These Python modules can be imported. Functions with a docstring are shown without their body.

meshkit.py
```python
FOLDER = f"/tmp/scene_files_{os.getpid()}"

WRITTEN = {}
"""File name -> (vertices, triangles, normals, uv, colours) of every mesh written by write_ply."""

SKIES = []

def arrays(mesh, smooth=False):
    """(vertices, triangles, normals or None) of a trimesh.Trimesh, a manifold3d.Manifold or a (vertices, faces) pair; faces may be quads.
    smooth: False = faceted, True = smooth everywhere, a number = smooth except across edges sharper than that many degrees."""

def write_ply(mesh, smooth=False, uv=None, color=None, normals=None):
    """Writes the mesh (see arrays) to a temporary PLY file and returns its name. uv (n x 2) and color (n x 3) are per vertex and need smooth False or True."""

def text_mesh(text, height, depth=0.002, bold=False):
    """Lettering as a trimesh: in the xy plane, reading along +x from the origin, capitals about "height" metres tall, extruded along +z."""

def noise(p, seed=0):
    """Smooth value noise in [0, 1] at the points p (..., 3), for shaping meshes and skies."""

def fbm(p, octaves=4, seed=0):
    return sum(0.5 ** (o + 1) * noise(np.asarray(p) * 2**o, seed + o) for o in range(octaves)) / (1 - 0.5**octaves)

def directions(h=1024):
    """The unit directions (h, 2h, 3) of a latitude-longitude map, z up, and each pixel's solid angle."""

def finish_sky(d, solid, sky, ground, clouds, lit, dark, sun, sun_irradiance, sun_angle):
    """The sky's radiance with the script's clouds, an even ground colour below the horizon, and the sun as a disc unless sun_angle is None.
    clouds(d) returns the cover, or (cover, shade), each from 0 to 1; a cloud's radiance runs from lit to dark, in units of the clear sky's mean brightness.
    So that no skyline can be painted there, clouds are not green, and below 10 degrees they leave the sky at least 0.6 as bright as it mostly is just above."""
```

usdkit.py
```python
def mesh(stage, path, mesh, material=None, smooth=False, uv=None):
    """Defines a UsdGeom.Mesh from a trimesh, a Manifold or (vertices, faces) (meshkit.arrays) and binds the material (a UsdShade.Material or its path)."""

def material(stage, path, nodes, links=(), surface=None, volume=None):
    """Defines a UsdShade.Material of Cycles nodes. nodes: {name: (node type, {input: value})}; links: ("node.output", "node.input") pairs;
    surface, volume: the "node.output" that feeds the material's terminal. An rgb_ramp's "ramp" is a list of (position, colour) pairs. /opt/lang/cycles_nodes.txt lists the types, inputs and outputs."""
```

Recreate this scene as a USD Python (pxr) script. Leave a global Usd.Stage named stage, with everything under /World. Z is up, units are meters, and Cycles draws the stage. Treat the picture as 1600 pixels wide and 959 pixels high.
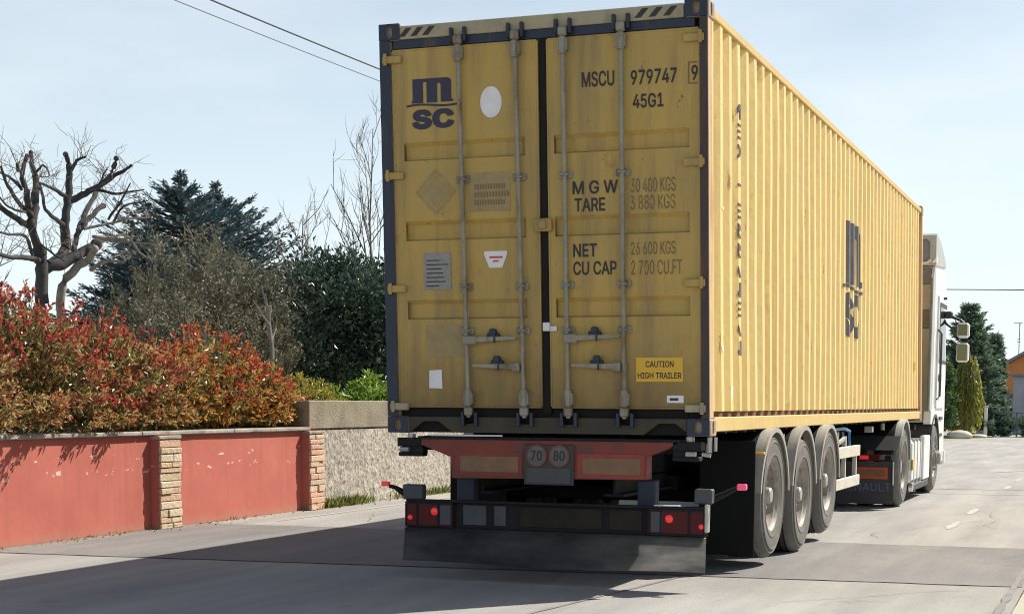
import math, random
import numpy as np
import trimesh
import shapely
from shapely.geometry import Polygon, box as sbox, Point
from shapely import affinity
from shapely.ops import unary_union
from pxr import Usd, UsdGeom, UsdLux, UsdShade, Sdf, Gf, Vt
import usdkit, meshkit

stage = Usd.Stage.CreateInMemory()
UsdGeom.SetStageUpAxis(stage, 'Z'); UsdGeom.SetStageMetersPerUnit(stage, 1.0)
UsdGeom.Xform.Define(stage, '/World')
PI = math.pi

# ------------------------------------------------------------------ camera
cam = UsdGeom.Camera.Define(stage, '/World/camera')
CAM = (2.6358, -10.7626, 1.2838)
yaw, pitch, roll = 0.3610, -0.1037, 0.0059
fw = np.array([-math.sin(yaw)*math.cos(pitch), math.cos(yaw)*math.cos(pitch), math.sin(pitch)])
r0 = np.array([math.cos(yaw), math.sin(yaw), 0.0]); u0 = np.cross(r0, fw)
rt = math.cos(roll)*r0 + math.sin(roll)*u0; up = -math.sin(roll)*r0 + math.cos(roll)*u0
cam.AddTransformOp().Set(Gf.Matrix4d(*rt, 0, *up, 0, *(-fw), 0, *CAM, 1))
cam.CreateHorizontalApertureAttr(36.0)
cam.CreateFocalLengthAttr(36.0*2524.6/1600)
cam.CreateVerticalApertureOffsetAttr((889.98-479.5)/1600*36.0)
cam.CreateClippingRangeAttr((0.1, 5000.0))
cam.CreateExposureAttr(0.7)

# ------------------------------------------------------------------ sky and sun
SUN = np.array([0.60, 0.80, 1.0]); SUN = SUN/np.linalg.norm(SUN)
elev = math.asin(SUN[2]); azim = math.atan2(SUN[0], SUN[1])
sky_m = usdkit.material(stage, '/World/Looks/sky_air', {
    'sky': ('sky_texture', {'sky_type': 'single_scattering', 'sun_disc': False, 'sun_elevation': elev, 'sun_rotation': azim,
                            'altitude': 200.0, 'air_density': 1.0, 'aerosol_density': 1.6, 'ozone_density': 1.0}),
    'tc': ('texture_coordinate', {}),
    'sp': ('separate_xyz', {}),
    'hz': ('rgb_ramp', {'ramp': [(0.0, (0.72, 0.72, 0.72)), (0.10, (0.60, 0.60, 0.60)), (0.26, (0.30, 0.30, 0.30)), (0.45, (0.03, 0.03, 0.03)), (1.0, (0.0, 0.0, 0.0))]}),
    'hm': ('mix_color', {'b': (11.0, 12.7, 13.5)}),
    'mp': ('mapping', {'scale': (1.2, 1.2, 4.0)}),
    'nz': ('noise_texture', {'scale': 2.2, 'detail': 5.0, 'roughness': 0.55}),
    'rp': ('rgb_ramp', {'ramp': [(0.42, (0, 0, 0)), (0.75, (0.30, 0.30, 0.30))]}),
    'mx': ('mix_color', {'b': (13.5, 13.7, 13.6)}),
    'bg': ('background_shader', {'strength': 0.06}),
}, [('tc.generated', 'mp.vector'), ('tc.generated', 'sp.vector'), ('sp.z', 'hz.fac'), ('sky.color', 'hm.a'), ('hz.color', 'hm.fac'), ('hm.result', 'mx.a'),
    ('mp.vector', 'nz.vector'), ('nz.fac', 'rp.fac'), ('rp.color', 'mx.fac'), ('mx.result', 'bg.color')], surface='bg.background')
dome = UsdLux.DomeLight.Define(stage, '/World/sky')
UsdShade.MaterialBindingAPI.Apply(dome.GetPrim()).Bind(sky_m)
dome.GetPrim().SetCustomDataByKey('kind', 'structure')
sun = UsdLux.DistantLight.Define(stage, '/World/sun')
sun.CreateIntensityAttr(1.25); sun.CreateAngleAttr(0.53); sun.CreateNormalizeAttr(True)
sun.CreateColorAttr(Gf.Vec3f(1.0, 0.925, 0.815))
zx = np.cross([0, 0, 1.0], SUN); zx /= np.linalg.norm(zx); zy = np.cross(SUN, zx)
sun.AddTransformOp().Set(Gf.Matrix4d(*zx, 0, *zy, 0, *SUN, 0, 0, 0, 30, 1))

# ------------------------------------------------------------------ helpers: prims
_used = {}
_off = {}
def numbered(parent, name):
    k = (parent, name); n = _used.get(k, 0); _used[k] = n+1
    return f'{parent}/{name}' if n == 0 else f'{parent}/{name}_{n:03d}'
def _tag(prim, label=None, cat=None, group=None, kind=None):
    for key, v in (('label', label), ('category', cat), ('group', group), ('kind', kind)):
        if v: prim.SetCustomDataByKey(key, v)
def thing(name, label=None, cat=None, at=(0, 0, 0), group=None, kind=None):
    path = numbered('/World', name)
    x = UsdGeom.Xform.Define(stage, path); x.AddTranslateOp().Set(Gf.Vec3d(*map(float, at)))
    _off[path] = np.array(at, float); _tag(x.GetPrim(), label, cat, group, kind)
    return path
def sub(parent, name, label=None):
    path = numbered(parent, name); UsdGeom.Xform.Define(stage, path); _off[path] = _off[parent]
    _tag(stage.GetPrimAtPath(path), label); return path
def part(parent, name, mesh, m, smooth=False, label=None, kind=None, uv=None):
    """One mesh prim, given in world coordinates, under its thing or part."""
    if isinstance(mesh, (list, tuple)) and len(mesh) and isinstance(mesh[0], trimesh.Trimesh): mesh = join(mesh)
    path = numbered(parent, name); off = _off[parent]; _off[path] = off
    if isinstance(mesh, tuple): v, f = mesh
    else: v, f = mesh.vertices, mesh.faces
    v = np.asarray(v, float) - off
    usdkit.mesh(stage, path, (v, np.asarray(f)), m, smooth, uv=uv)
    _tag(stage.GetPrimAtPath(path), label, kind=kind); return path
def parts(parent, name, meshes, m, **k):
    for q in meshes: part(parent, name, q, m, **k)
def leaf_uv(mesh, seed=0):
    """One random number per leaf (four corners each), for its colour."""
    r = np.random.default_rng(seed+len(mesh[0])).random(len(mesh[0])//4); return np.repeat(np.c_[r, r], 4, 0)
def single(name, mesh, m, label=None, cat=None, kind=None, group=None, smooth=False, uv=None):
    path = numbered('/World', name)
    v, f = (mesh if isinstance(mesh, tuple) else (mesh.vertices, mesh.faces))
    usdkit.mesh(stage, path, (np.asarray(v, float), np.asarray(f)), m, smooth, uv=uv)
    _tag(stage.GetPrimAtPath(path), label, cat, group, kind); _off[path] = np.zeros(3); return path

# ------------------------------------------------------------------ helpers: meshes
def join(ms): return trimesh.util.concatenate([m for m in ms if m is not None])
_hull_faces = {}
def bx(x0, x1, y0, y1, z0, z1, c=0.0):
    lo = np.minimum([x0, y0, z0], [x1, y1, z1]); hi = np.maximum([x0, y0, z0], [x1, y1, z1]); mid = (lo+hi)/2; h = (hi-lo)/2
    if c <= 0:
        b = trimesh.creation.box(2*h); b.apply_translation(mid); return b
    c = min(c, 0.45*h.min()); P = []
    for sx in (-1, 1):
        for sy in (-1, 1):
            for sz in (-1, 1):
                for k in range(3):
                    q = h - c; q = q.copy(); q[k] = h[k]; P.append(mid + q*[sx, sy, sz])
    return hull(P)
def hull(P): return trimesh.convex.convex_hull(np.asarray(P, float))
def tube(pts, rad, sides=6, cap=True):
    p = np.asarray(pts, float); n = len(p); rad = np.broadcast_to(np.asarray(rad, float), (n,))
    t = np.gradient(p, axis=0) if n > 2 else np.repeat((p[1]-p[0])[None], 2, 0); t /= np.linalg.norm(t, axis=1, keepdims=True)+1e-12
    a = np.cross(t, np.where(np.abs(t[:, 2:]) < 0.92, [[0, 0, 1.0]], [[1.0, 0, 0]])); a /= np.linalg.norm(a, axis=1, keepdims=True)+1e-12
    b = np.cross(t, a); ang = np.arange(sides)*2*PI/sides
    v = (p[:, None]+rad[:, None, None]*(np.cos(ang)[None, :, None]*a[:, None]+np.sin(ang)[None, :, None]*b[:, None])).reshape(-1, 3)
    i, j = np.meshgrid(np.arange(n-1), np.arange(sides), indexing='ij')
    q = np.stack([i*sides+j, i*sides+(j+1) % sides, (i+1)*sides+(j+1) % sides, (i+1)*sides+j], -1).reshape(-1, 4)
    f = np.vstack([q[:, [0, 1, 2]], q[:, [0, 2, 3]]])
    if cap:
        k = np.arange(1, sides-1)
        f = np.vstack([f, np.stack([0*k, k+1, k], 1), (n-1)*sides+np.stack([0*k, k, k+1], 1)])
    return trimesh.Trimesh(v, f, process=False)
def rod(a, b, r, sides=10): return tube([a, b], r, sides)
def lathe_x(prof, cx, cy, cz, sides=40):
    """prof: (radius, x offset) pairs turned about the x axis."""
    prof = np.array(prof, float); n = len(prof); ang = np.arange(sides)*2*PI/sides
    v = np.stack([np.broadcast_to(cx+prof[:, 1][:, None], (n, sides)), cy+prof[:, 0][:, None]*np.cos(ang), cz+prof[:, 0][:, None]*np.sin(ang)], -1).reshape(-1, 3)
    i, j = np.meshgrid(np.arange(n-1), np.arange(sides), indexing='ij')
    q = np.stack([i*sides+j, (i+1)*sides+j, (i+1)*sides+(j+1) % sides, i*sides+(j+1) % sides], -1).reshape(-1, 4)
    m = trimesh.Trimesh(v, np.vstack([q[:, [0, 1, 2]], q[:, [0, 2, 3]]]), process=False)
    return m
def extrude_x(poly_yz, x0, x1):
    m = trimesh.creation.extrude_polygon(Polygon(poly_yz), x1-x0, engine='earcut')
    v = m.vertices; m.vertices = np.stack([x0+v[:, 2], v[:, 0], v[:, 1]], 1); return m
def extrude_y(shape_xz, y0, y1):
    """shapely shape in (x, z), extruded from y0 to y1."""
    out = []
    for g in getattr(shape_xz, 'geoms', [shape_xz]):
        if g.is_empty or g.area < 1e-7: continue
        m = trimesh.creation.extrude_polygon(g, abs(y1-y0), engine='earcut'); v = m.vertices
        m.vertices = np.stack([v[:, 0], max(y0, y1)-v[:, 2], v[:, 1]], 1); out.append(m)
    return join(out)
def extrude_z(poly_xy, z0, z1):
    m = trimesh.creation.extrude_polygon(poly_xy if hasattr(poly_xy, 'area') else Polygon(poly_xy), z1-z0, engine='earcut'); m.apply_translation([0, 0, z0]); return m
_txt = {}
def text2d(text, height, bold=False):
    k = (text, bold)
    if k not in _txt:
        m = meshkit.text_mesh(text, 1.0, 0.01, bold); sel = m.face_normals[:, 2] > 0.5
        _txt[k] = unary_union([Polygon(m.vertices[t][:, :2]).buffer(1e-4) for t in m.faces[sel]])
    return affinity.scale(_txt[k], height, height, origin=(0, 0))
def fit2d(shape, x0, x1, z0, z1):
    a, b, c, d = shape.bounds
    return affinity.affine_transform(shape, [(x1-x0)/(c-a), 0, 0, (z1-z0)/(d-b), x0-a*(x1-x0)/(c-a), z0-b*(z1-z0)/(d-b)])

# ------------------------------------------------------------------ materials
def paint(name, c1, c2=None, scale=3.0, rough=0.5, bump=0.0, bscale=40.0, metal=0.0, spec=0.5, dirt=None, dsc=(2, 2, 0.6), dlo=0.5, dhi=0.7, bdist=0.02, detail=5.0, obj=False):
    nodes = {'geo': ('geometry', {}), 'p': ('principled_bsdf', {'roughness': rough, 'metallic': metal, 'specular_ior_level': spec})}
    links = []; src = 'geo.position'
    nodes['n'] = ('noise_texture', {'scale': scale, 'detail': detail, 'roughness': 0.6})
    nodes['r'] = ('rgb_ramp', {'ramp': [(0.33, c1), (0.67, c2 or tuple(0.85*x for x in c1))]})
    links += [(src, 'n.vector'), ('n.fac', 'r.fac')]; col = 'r.color'
    if dirt:
        nodes['dm'] = ('mapping', {'scale': dsc}); nodes['dn'] = ('noise_texture', {'scale': 1.0, 'detail': 6.0, 'roughness': 0.65})
        nodes['dr'] = ('rgb_ramp', {'ramp': [(dlo, (0, 0, 0)), (dhi, (1, 1, 1))]}); nodes['dx'] = ('mix_color', {'b': dirt})
        links += [(src, 'dm.vector'), ('dm.vector', 'dn.vector'), ('dn.fac', 'dr.fac'), ('dr.color', 'dx.fac'), (col, 'dx.a')]; col = 'dx.result'
    links.append((col, 'p.base_color'))
    if bump:
        nodes['bn'] = ('noise_texture', {'scale': bscale, 'detail': 4.0, 'roughness': 0.6}); nodes['b'] = ('bump', {'strength': bump, 'distance': bdist})
        links += [(src, 'bn.vector'), ('bn.fac', 'b.height'), ('b.normal', 'p.normal')]
    return usdkit.material(stage, '/World/Looks/'+name, nodes, links, surface='p.BSDF')
def plain(name, c, rough=0.5, metal=0.0, spec=0.5, emit=None, es=0.0):
    d = {'base_color': c, 'roughness': rough, 'metallic': metal, 'specular_ior_level': spec}
    if emit: d['emission_color'] = emit; d['emission_strength'] = es
    return usdkit.material(stage, '/World/Looks/'+name, {'p': ('principled_bsdf', d)}, surface='p.BSDF')
def leafy(name, stops, rough=0.42, trans=0.3, spec=0.5):
    """Leaf colours vary from leaf to leaf; a little light passes through."""
    ts = [(a, tuple(min(1, 1.25*x) for x in c)) for a, c in stops]
    return usdkit.material(stage, '/World/Looks/'+name, {
        'g': ('uvmap', {'attribute': 'st'}), 's': ('separate_xyz', {}), 'r': ('rgb_ramp', {'ramp': stops}), 'r2': ('rgb_ramp', {'ramp': ts}),
        'p': ('principled_bsdf', {'roughness': rough, 'specular_ior_level': spec}), 't': ('translucent_bsdf', {}), 'm': ('mix_closure', {'fac': trans})},
        [('g.UV', 's.vector'), ('s.x', 'r.fac'), ('s.x', 'r2.fac'), ('r.color', 'p.base_color'), ('r2.color', 't.color'), ('p.BSDF', 'm.closure1'), ('t.BSDF', 'm.closure2')], surface='m.closure')
def streaky(name, base, alt, streak, sc, lo, hi, rough, bump=0.15, extra=None, extra_lo=0.6, extra_hi=0.68, extra_sc=6.0, top=None, z0=1.0, z1=4.0, spec=0.4, chips=None, chip_sc=(30, 30, 12), chip_lo=0.66, foot=None, foot_z=(1.6, 1.2)):
    """Old container paint: clouded colour, runs down the sheet, chips of rust; optionally paler towards the top, bleached."""
    n = {'geo': ('geometry', {}), 'p': ('principled_bsdf', {'roughness': rough, 'specular_ior_level': spec}),
         'n1': ('noise_texture', {'scale': 1.3, 'detail': 6.0, 'roughness': 0.62}), 'r1': ('rgb_ramp', {'ramp': [(0.3, base), (0.7, alt)]}),
         'm2': ('mapping', {'scale': sc}), 'n2': ('noise_texture', {'scale': 1.0, 'detail': 6.0, 'roughness': 0.7}),
         'r2': ('rgb_ramp', {'ramp': [(lo, (0, 0, 0)), (hi, (1, 1, 1))]}), 'x2': ('mix_color', {'b': streak}),
         'nb': ('noise_texture', {'scale': 9.0, 'detail': 5.0}), 'bp': ('bump', {'strength': bump, 'distance': 0.02})}
    l = [('geo.position', 'n1.vector'), ('n1.fac', 'r1.fac'), ('geo.position', 'm2.vector'), ('m2.vector', 'n2.vector'), ('n2.fac', 'r2.fac'), ('r2.color', 'x2.fac'),
         ('geo.position', 'nb.vector'), ('nb.fac', 'bp.height'), ('bp.normal', 'p.normal')]
    col = 'r1.color'
    if top:
        n['sz'] = ('separate_xyz', {}); n['mz'] = ('map_range', {'from_min': z0, 'from_max': z1, 'clamp': True}); n['xt'] = ('mix_color', {'b': top})
        l += [('geo.position', 'sz.vector'), ('sz.z', 'mz.value'), ('mz.result', 'xt.fac'), (col, 'xt.a')]; col = 'xt.result'
    l.append((col, 'x2.a')); col = 'x2.result'
    if extra:
        n['n3'] = ('noise_texture', {'scale': extra_sc, 'detail': 7.0, 'roughness': 0.7}); n['r3'] = ('rgb_ramp', {'ramp': [(extra_lo, (0, 0, 0)), (extra_hi, (1, 1, 1))]}); n['x3'] = ('mix_color', {'b': extra})
        l += [('geo.position', 'n3.vector'), ('n3.fac', 'r3.fac'), ('r3.color', 'x3.fac'), (col, 'x3.a')]; col = 'x3.result'
    if chips:   # small sharp scratches and chips
        n['m4'] = ('mapping', {'scale': chip_sc}); n['n4'] = ('noise_texture', {'scale': 1.0, 'detail': 4.0, 'roughness': 0.75}); n['r4'] = ('rgb_ramp', {'ramp': [(chip_lo, (0, 0, 0)), (chip_lo+0.03, (0.85, 0.85, 0.85))]}); n['x4'] = ('mix_color', {'b': chips})
        l += [('geo.position', 'm4.vector'), ('m4.vector', 'n4.vector'), ('n4.fac', 'r4.fac'), ('r4.color', 'x4.fac'), (col, 'x4.a')]; col = 'x4.result'
    if foot:    # darker brown towards the bottom, with a ragged edge
        n['s5'] = ('separate_xyz', {}); n['n5'] = ('noise_texture', {'scale': 4.0, 'detail': 6.0, 'roughness': 0.7}); n['o5'] = ('math', {'math_type': 'multiply_add', 'value2': 0.5*abs(foot_z[0]-foot_z[1])*2}); n['d5'] = ('math', {'math_type': 'subtract', 'value2': 0.5*abs(foot_z[0]-foot_z[1])})
        n['f5'] = ('map_range', {'from_min': foot_z[0], 'from_max': foot_z[1], 'to_max': 0.85, 'clamp': True}); n['x5'] = ('mix_color', {'b': foot})
        l += [('geo.position', 's5.vector'), ('geo.position', 'n5.vector'), ('n5.fac', 'o5.value1'), ('s5.z', 'o5.value3'), ('o5.value', 'd5.value1'), ('d5.value', 'f5.value'), ('f5.result', 'x5.fac'), (col, 'x5.a')]; col = 'x5.result'
    l.append((col, 'p.base_color'))
    return usdkit.material(stage, '/World/Looks/'+name, n, l, surface='p.BSDF')

# ------------------------------------------------------------------ setting: ground, road
m_earth = paint('dry_earth', (0.30, 0.27, 0.20), (0.20, 0.22, 0.11), 0.5, 0.95, 0.5, 20)
def asphalt(name, a, b, grit, seed=0.0):
    return usdkit.material(stage, '/World/Looks/'+name, {
        'g': ('geometry', {}), 'mp': ('mapping', {'location': (seed, seed*2, 0)}),
        'n1': ('noise_texture', {'scale': 0.35, 'detail': 6.0, 'roughness': 0.6}), 'r1': ('rgb_ramp', {'ramp': [(0.34, a), (0.66, b)]}),
        'm2': ('mapping', {'scale': (2.2, 0.25, 1.0)}), 'n2': ('noise_texture', {'scale': 1.0, 'detail': 5.0, 'roughness': 0.6}), 'r2': ('rgb_ramp', {'ramp': [(0.34, (0.80, 0.80, 0.80)), (0.66, (1.08, 1.08, 1.07))]}), 'x2': ('mix_color', {'blend_type': 'multiply', 'fac': 1.0}),
        'n3': ('noise_texture', {'scale': 85.0, 'detail': 4.0, 'roughness': 0.8}), 'r3': ('rgb_ramp', {'ramp': [(0.3, (1-grit,)*3), (0.7, (1+grit,)*3)]}), 'x3': ('mix_color', {'blend_type': 'multiply', 'fac': 1.0}),
        'v': ('voronoi_texture', {'scale': 1.1, 'feature': 'distance_to_edge', 'randomness': 1.0}), 'rv': ('rgb_ramp', {'ramp': [(0.0, (0.72, 0.72, 0.72)), (0.012, (1, 1, 1))]}), 'xv': ('mix_color', {'blend_type': 'multiply', 'fac': 0.45}),
        'nv': ('noise_texture', {'scale': 2.0, 'detail': 3.0}), 'av': ('vector_math', {'math_type': 'add'}),
        'sn': ('noise_texture', {'scale': 1.4, 'detail': 7.0, 'roughness': 0.72}), 'sr': ('rgb_ramp', {'ramp': [(0.58, (1, 1, 1)), (0.74, (0.70, 0.69, 0.68))]}), 'sx': ('mix_color', {'blend_type': 'multiply', 'fac': 1.0}),
        'vb': ('noise_texture', {'scale': 130.0, 'detail': 3.0, 'roughness': 0.7}), 'b': ('bump', {'strength': 0.8, 'distance': 0.008}),
        'p': ('principled_bsdf', {'roughness': 0.86, 'specular_ior_level': 0.35})},
        [('g.position', 'mp.vector'), ('mp.vector', 'n1.vector'), ('n1.fac', 'r1.fac'), ('mp.vector', 'm2.vector'), ('m2.vector', 'n2.vector'), ('n2.fac', 'r2.fac'), ('r1.color', 'x2.a'), ('r2.color', 'x2.b'),
         ('mp.vector', 'n3.vector'), ('n3.fac', 'r3.fac'), ('x2.result', 'x3.a'), ('r3.color', 'x3.b'),
         ('mp.vector', 'nv.vector'), ('mp.vector', 'av.vector1'), ('nv.color', 'av.vector2'), ('av.vector', 'v.vector'), ('v.distance', 'rv.fac'), ('x3.result', 'xv.a'), ('rv.color', 'xv.b'),
         ('mp.vector', 'sn.vector'), ('sn.fac', 'sr.fac'), ('xv.result', 'sx.a'), ('sr.color', 'sx.b'), ('sx.result', 'p.base_color'), ('mp.vector', 'vb.vector'), ('vb.fac', 'b.height'), ('b.normal', 'p.normal')], surface='p.BSDF')
m_road = asphalt('old_asphalt', (0.285, 0.278, 0.266), (0.338, 0.330, 0.315), 0.16)
m_patch = asphalt('patched_asphalt', (0.178, 0.172, 0.170), (0.222, 0.216, 0.212), 0.22, 3.0)
m_tar = paint('tar_seam', (0.155, 0.148, 0.142), (0.21, 0.20, 0.19), 5, 0.85)
m_line = paint('worn_road_paint', (0.41, 0.395, 0.36), (0.325, 0.312, 0.285), 9, 0.85)
m_kerb = paint('kerb_stone', (0.40, 0.37, 0.31), (0.33, 0.31, 0.26), 4, 0.85, 0.4, 60)

def sheet(poly, z):
    """A flat polygon, cut into a grid so that long sheets stay well shaped."""
    v, f = trimesh.creation.triangulate_polygon(poly if hasattr(poly, 'area') else Polygon(poly), engine='earcut')
    return trimesh.Trimesh(np.c_[v, np.full(len(v), z)], f, process=False)
gnd = trimesh.creation.box((1, 1, 1)); g = np.array([[-900, -900, -0.012], [900, -900, -0.012], [900, 1500, -0.012], [-900, 1500, -0.012]], float)
single('ground', (g, np.array([[0, 1, 2], [0, 2, 3]])), m_earth, kind='structure')
road_poly = Polygon([(-6.36, -40), (2.02, -40), (2.02, 26), (3.2, 42), (6.2, 58), (11, 72), (22, 92), (18, 98), (4, 82), (-0.8, 68), (-2.2, 56), (-3.4, 46), (-5.2, 36), (-6.36, 28)])
single('road', sheet(road_poly, 0.0), m_road, kind='structure')
rr = random.Random(3)
def wobbly(x0, x1, ya0, ya1, amp, n=40):
    return [(x0+(x1-x0)*i/n, ya0+(ya1-ya0)*i/n+rr.uniform(-amp, amp)) for i in range(n+1)]
lo = wobbly(-6.36, 2.0, 0.30, 1.12, 0.015); hi = wobbly(2.0, -6.36, 4.32, 3.86, 0.015)
single('road_patch', sheet(Polygon(lo+hi), 0.004), m_patch, kind='structure')
def strip(pts, w, z):
    p = np.array(pts, float); t = np.gradient(p, axis=0); t /= np.linalg.norm(t, axis=1, keepdims=True); nrm = np.c_[-t[:, 1], t[:, 0]]
    ww = np.broadcast_to(np.asarray(w, float), (len(p),))[:, None]/2
    v = np.vstack([np.c_[p+nrm*ww, np.full(len(p), z)], np.c_[p-nrm*ww, np.full(len(p), z)]]); n = len(p); i = np.arange(n-1)
    return trimesh.Trimesh(v, np.vstack([np.stack([i, i+n, i+1], 1), np.stack([i+1, i+n, i+n+1], 1)]), process=False)
rn = np.random.default_rng(11)
seams = [strip([(q[0], q[1]+0.02) for q in lo], rn.uniform(0.004, 0.03, len(lo)), 0.008), strip(hi, rn.uniform(0.004, 0.02, len(hi)), 0.008),
         strip(wobbly(-6.3, 2.0, 13.9, 14.8, 0.03), rn.uniform(0.03, 0.10, 41), 0.004), strip(wobbly(-6.3, 2.0, 12.9, 13.3, 0.03), rn.uniform(0.02, 0.05, 41), 0.004),
         strip(wobbly(-0.75, -0.40, -1.9, 0.85, 0.02, 14), rn.uniform(0.02, 0.04, 15), 0.004), strip(wobbly(0.3, 1.9, 21.0, 24.5, 0.05, 16), rn.uniform(0.03, 0.07, 17), 0.004),
         strip(wobbly(1.93, 1.96, -6.0, 4.6, 0.02, 40), rn.uniform(0.03, 0.06, 41), 0.010)]
rc = np.random.default_rng(29)
def crack(x, y, a, l, w):
    p = [(x, y)]; a0 = a
    for k in range(int(l/0.12)):
        a = a0+0.55*(a-a0)+rc.normal()*0.22; p.append((p[-1][0]+0.12*math.cos(a), p[-1][1]+0.12*math.sin(a)))
    return strip(p, w*0.7*rc.uniform(0.4, 1.3, len(p)), 0.006)
for x, y, a, l in ((0.6, -0.4, 0.9, 1.6), (0.45, 5.0, 1.25, 3.2), (1.45, 6.6, 1.65, 2.8), (-5.3, 1.0, 1.5, 2.2), (-4.9, 4.8, 1.7, 3.0), (0.9, 11.0, 1.3, 3.2), (1.5, 16.5, 1.8, 4.0), (1.7, 3.2, 1.2, 1.0)):
    seams.append(crack(x, y, a, l, 0.011))
single('road_seams', join(seams), m_tar, kind='structure')
def worn(x0, x1, y0, y1, seed, z, n):
    """A painted stroke whose edges have been rubbed away unevenly."""
    rg = np.random.default_rng(seed); ys = np.linspace(y0, y1, n); e = np.sin(np.linspace(0, PI, n))**0.4; c = (x0+x1)/2; w = (x1-x0)/2
    return sheet([(c-w*k*rg.uniform(0.55, 1.0), y) for y, k in zip(ys, e+0.05)]+[(c+w*k*rg.uniform(0.55, 1.0), y) for y, k in zip(ys[::-1], e[::-1]+0.05)], z)
dash = [worn(0.90, 1.02, y, y+1.15, k, 0.004, 22) for k, y in enumerate((6.42, 8.8, 14.9, 17.6, 20.4))]
edge = worn(-5.83, -5.75, 4.4, 9.5, 77, 0.004, 90)
single('road_markings', join(dash+[edge]), m_line, kind='structure')
kerb = thing('kerb', at=(2.1, 0, 0), kind='structure')
for k in range(13):
    y = -5.0+0.8*k; part(kerb, 'kerb_stone', bx(2.03, 2.42, y+0.006, y+0.794, -0.05, 0.018+0.003*(k % 3), 0.008), m_kerb)
single('verge', sheet([(2.43, -40), (9, -40), (9, 26), (2.43, 26)], 0.0), m_kerb, kind='structure')

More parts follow.
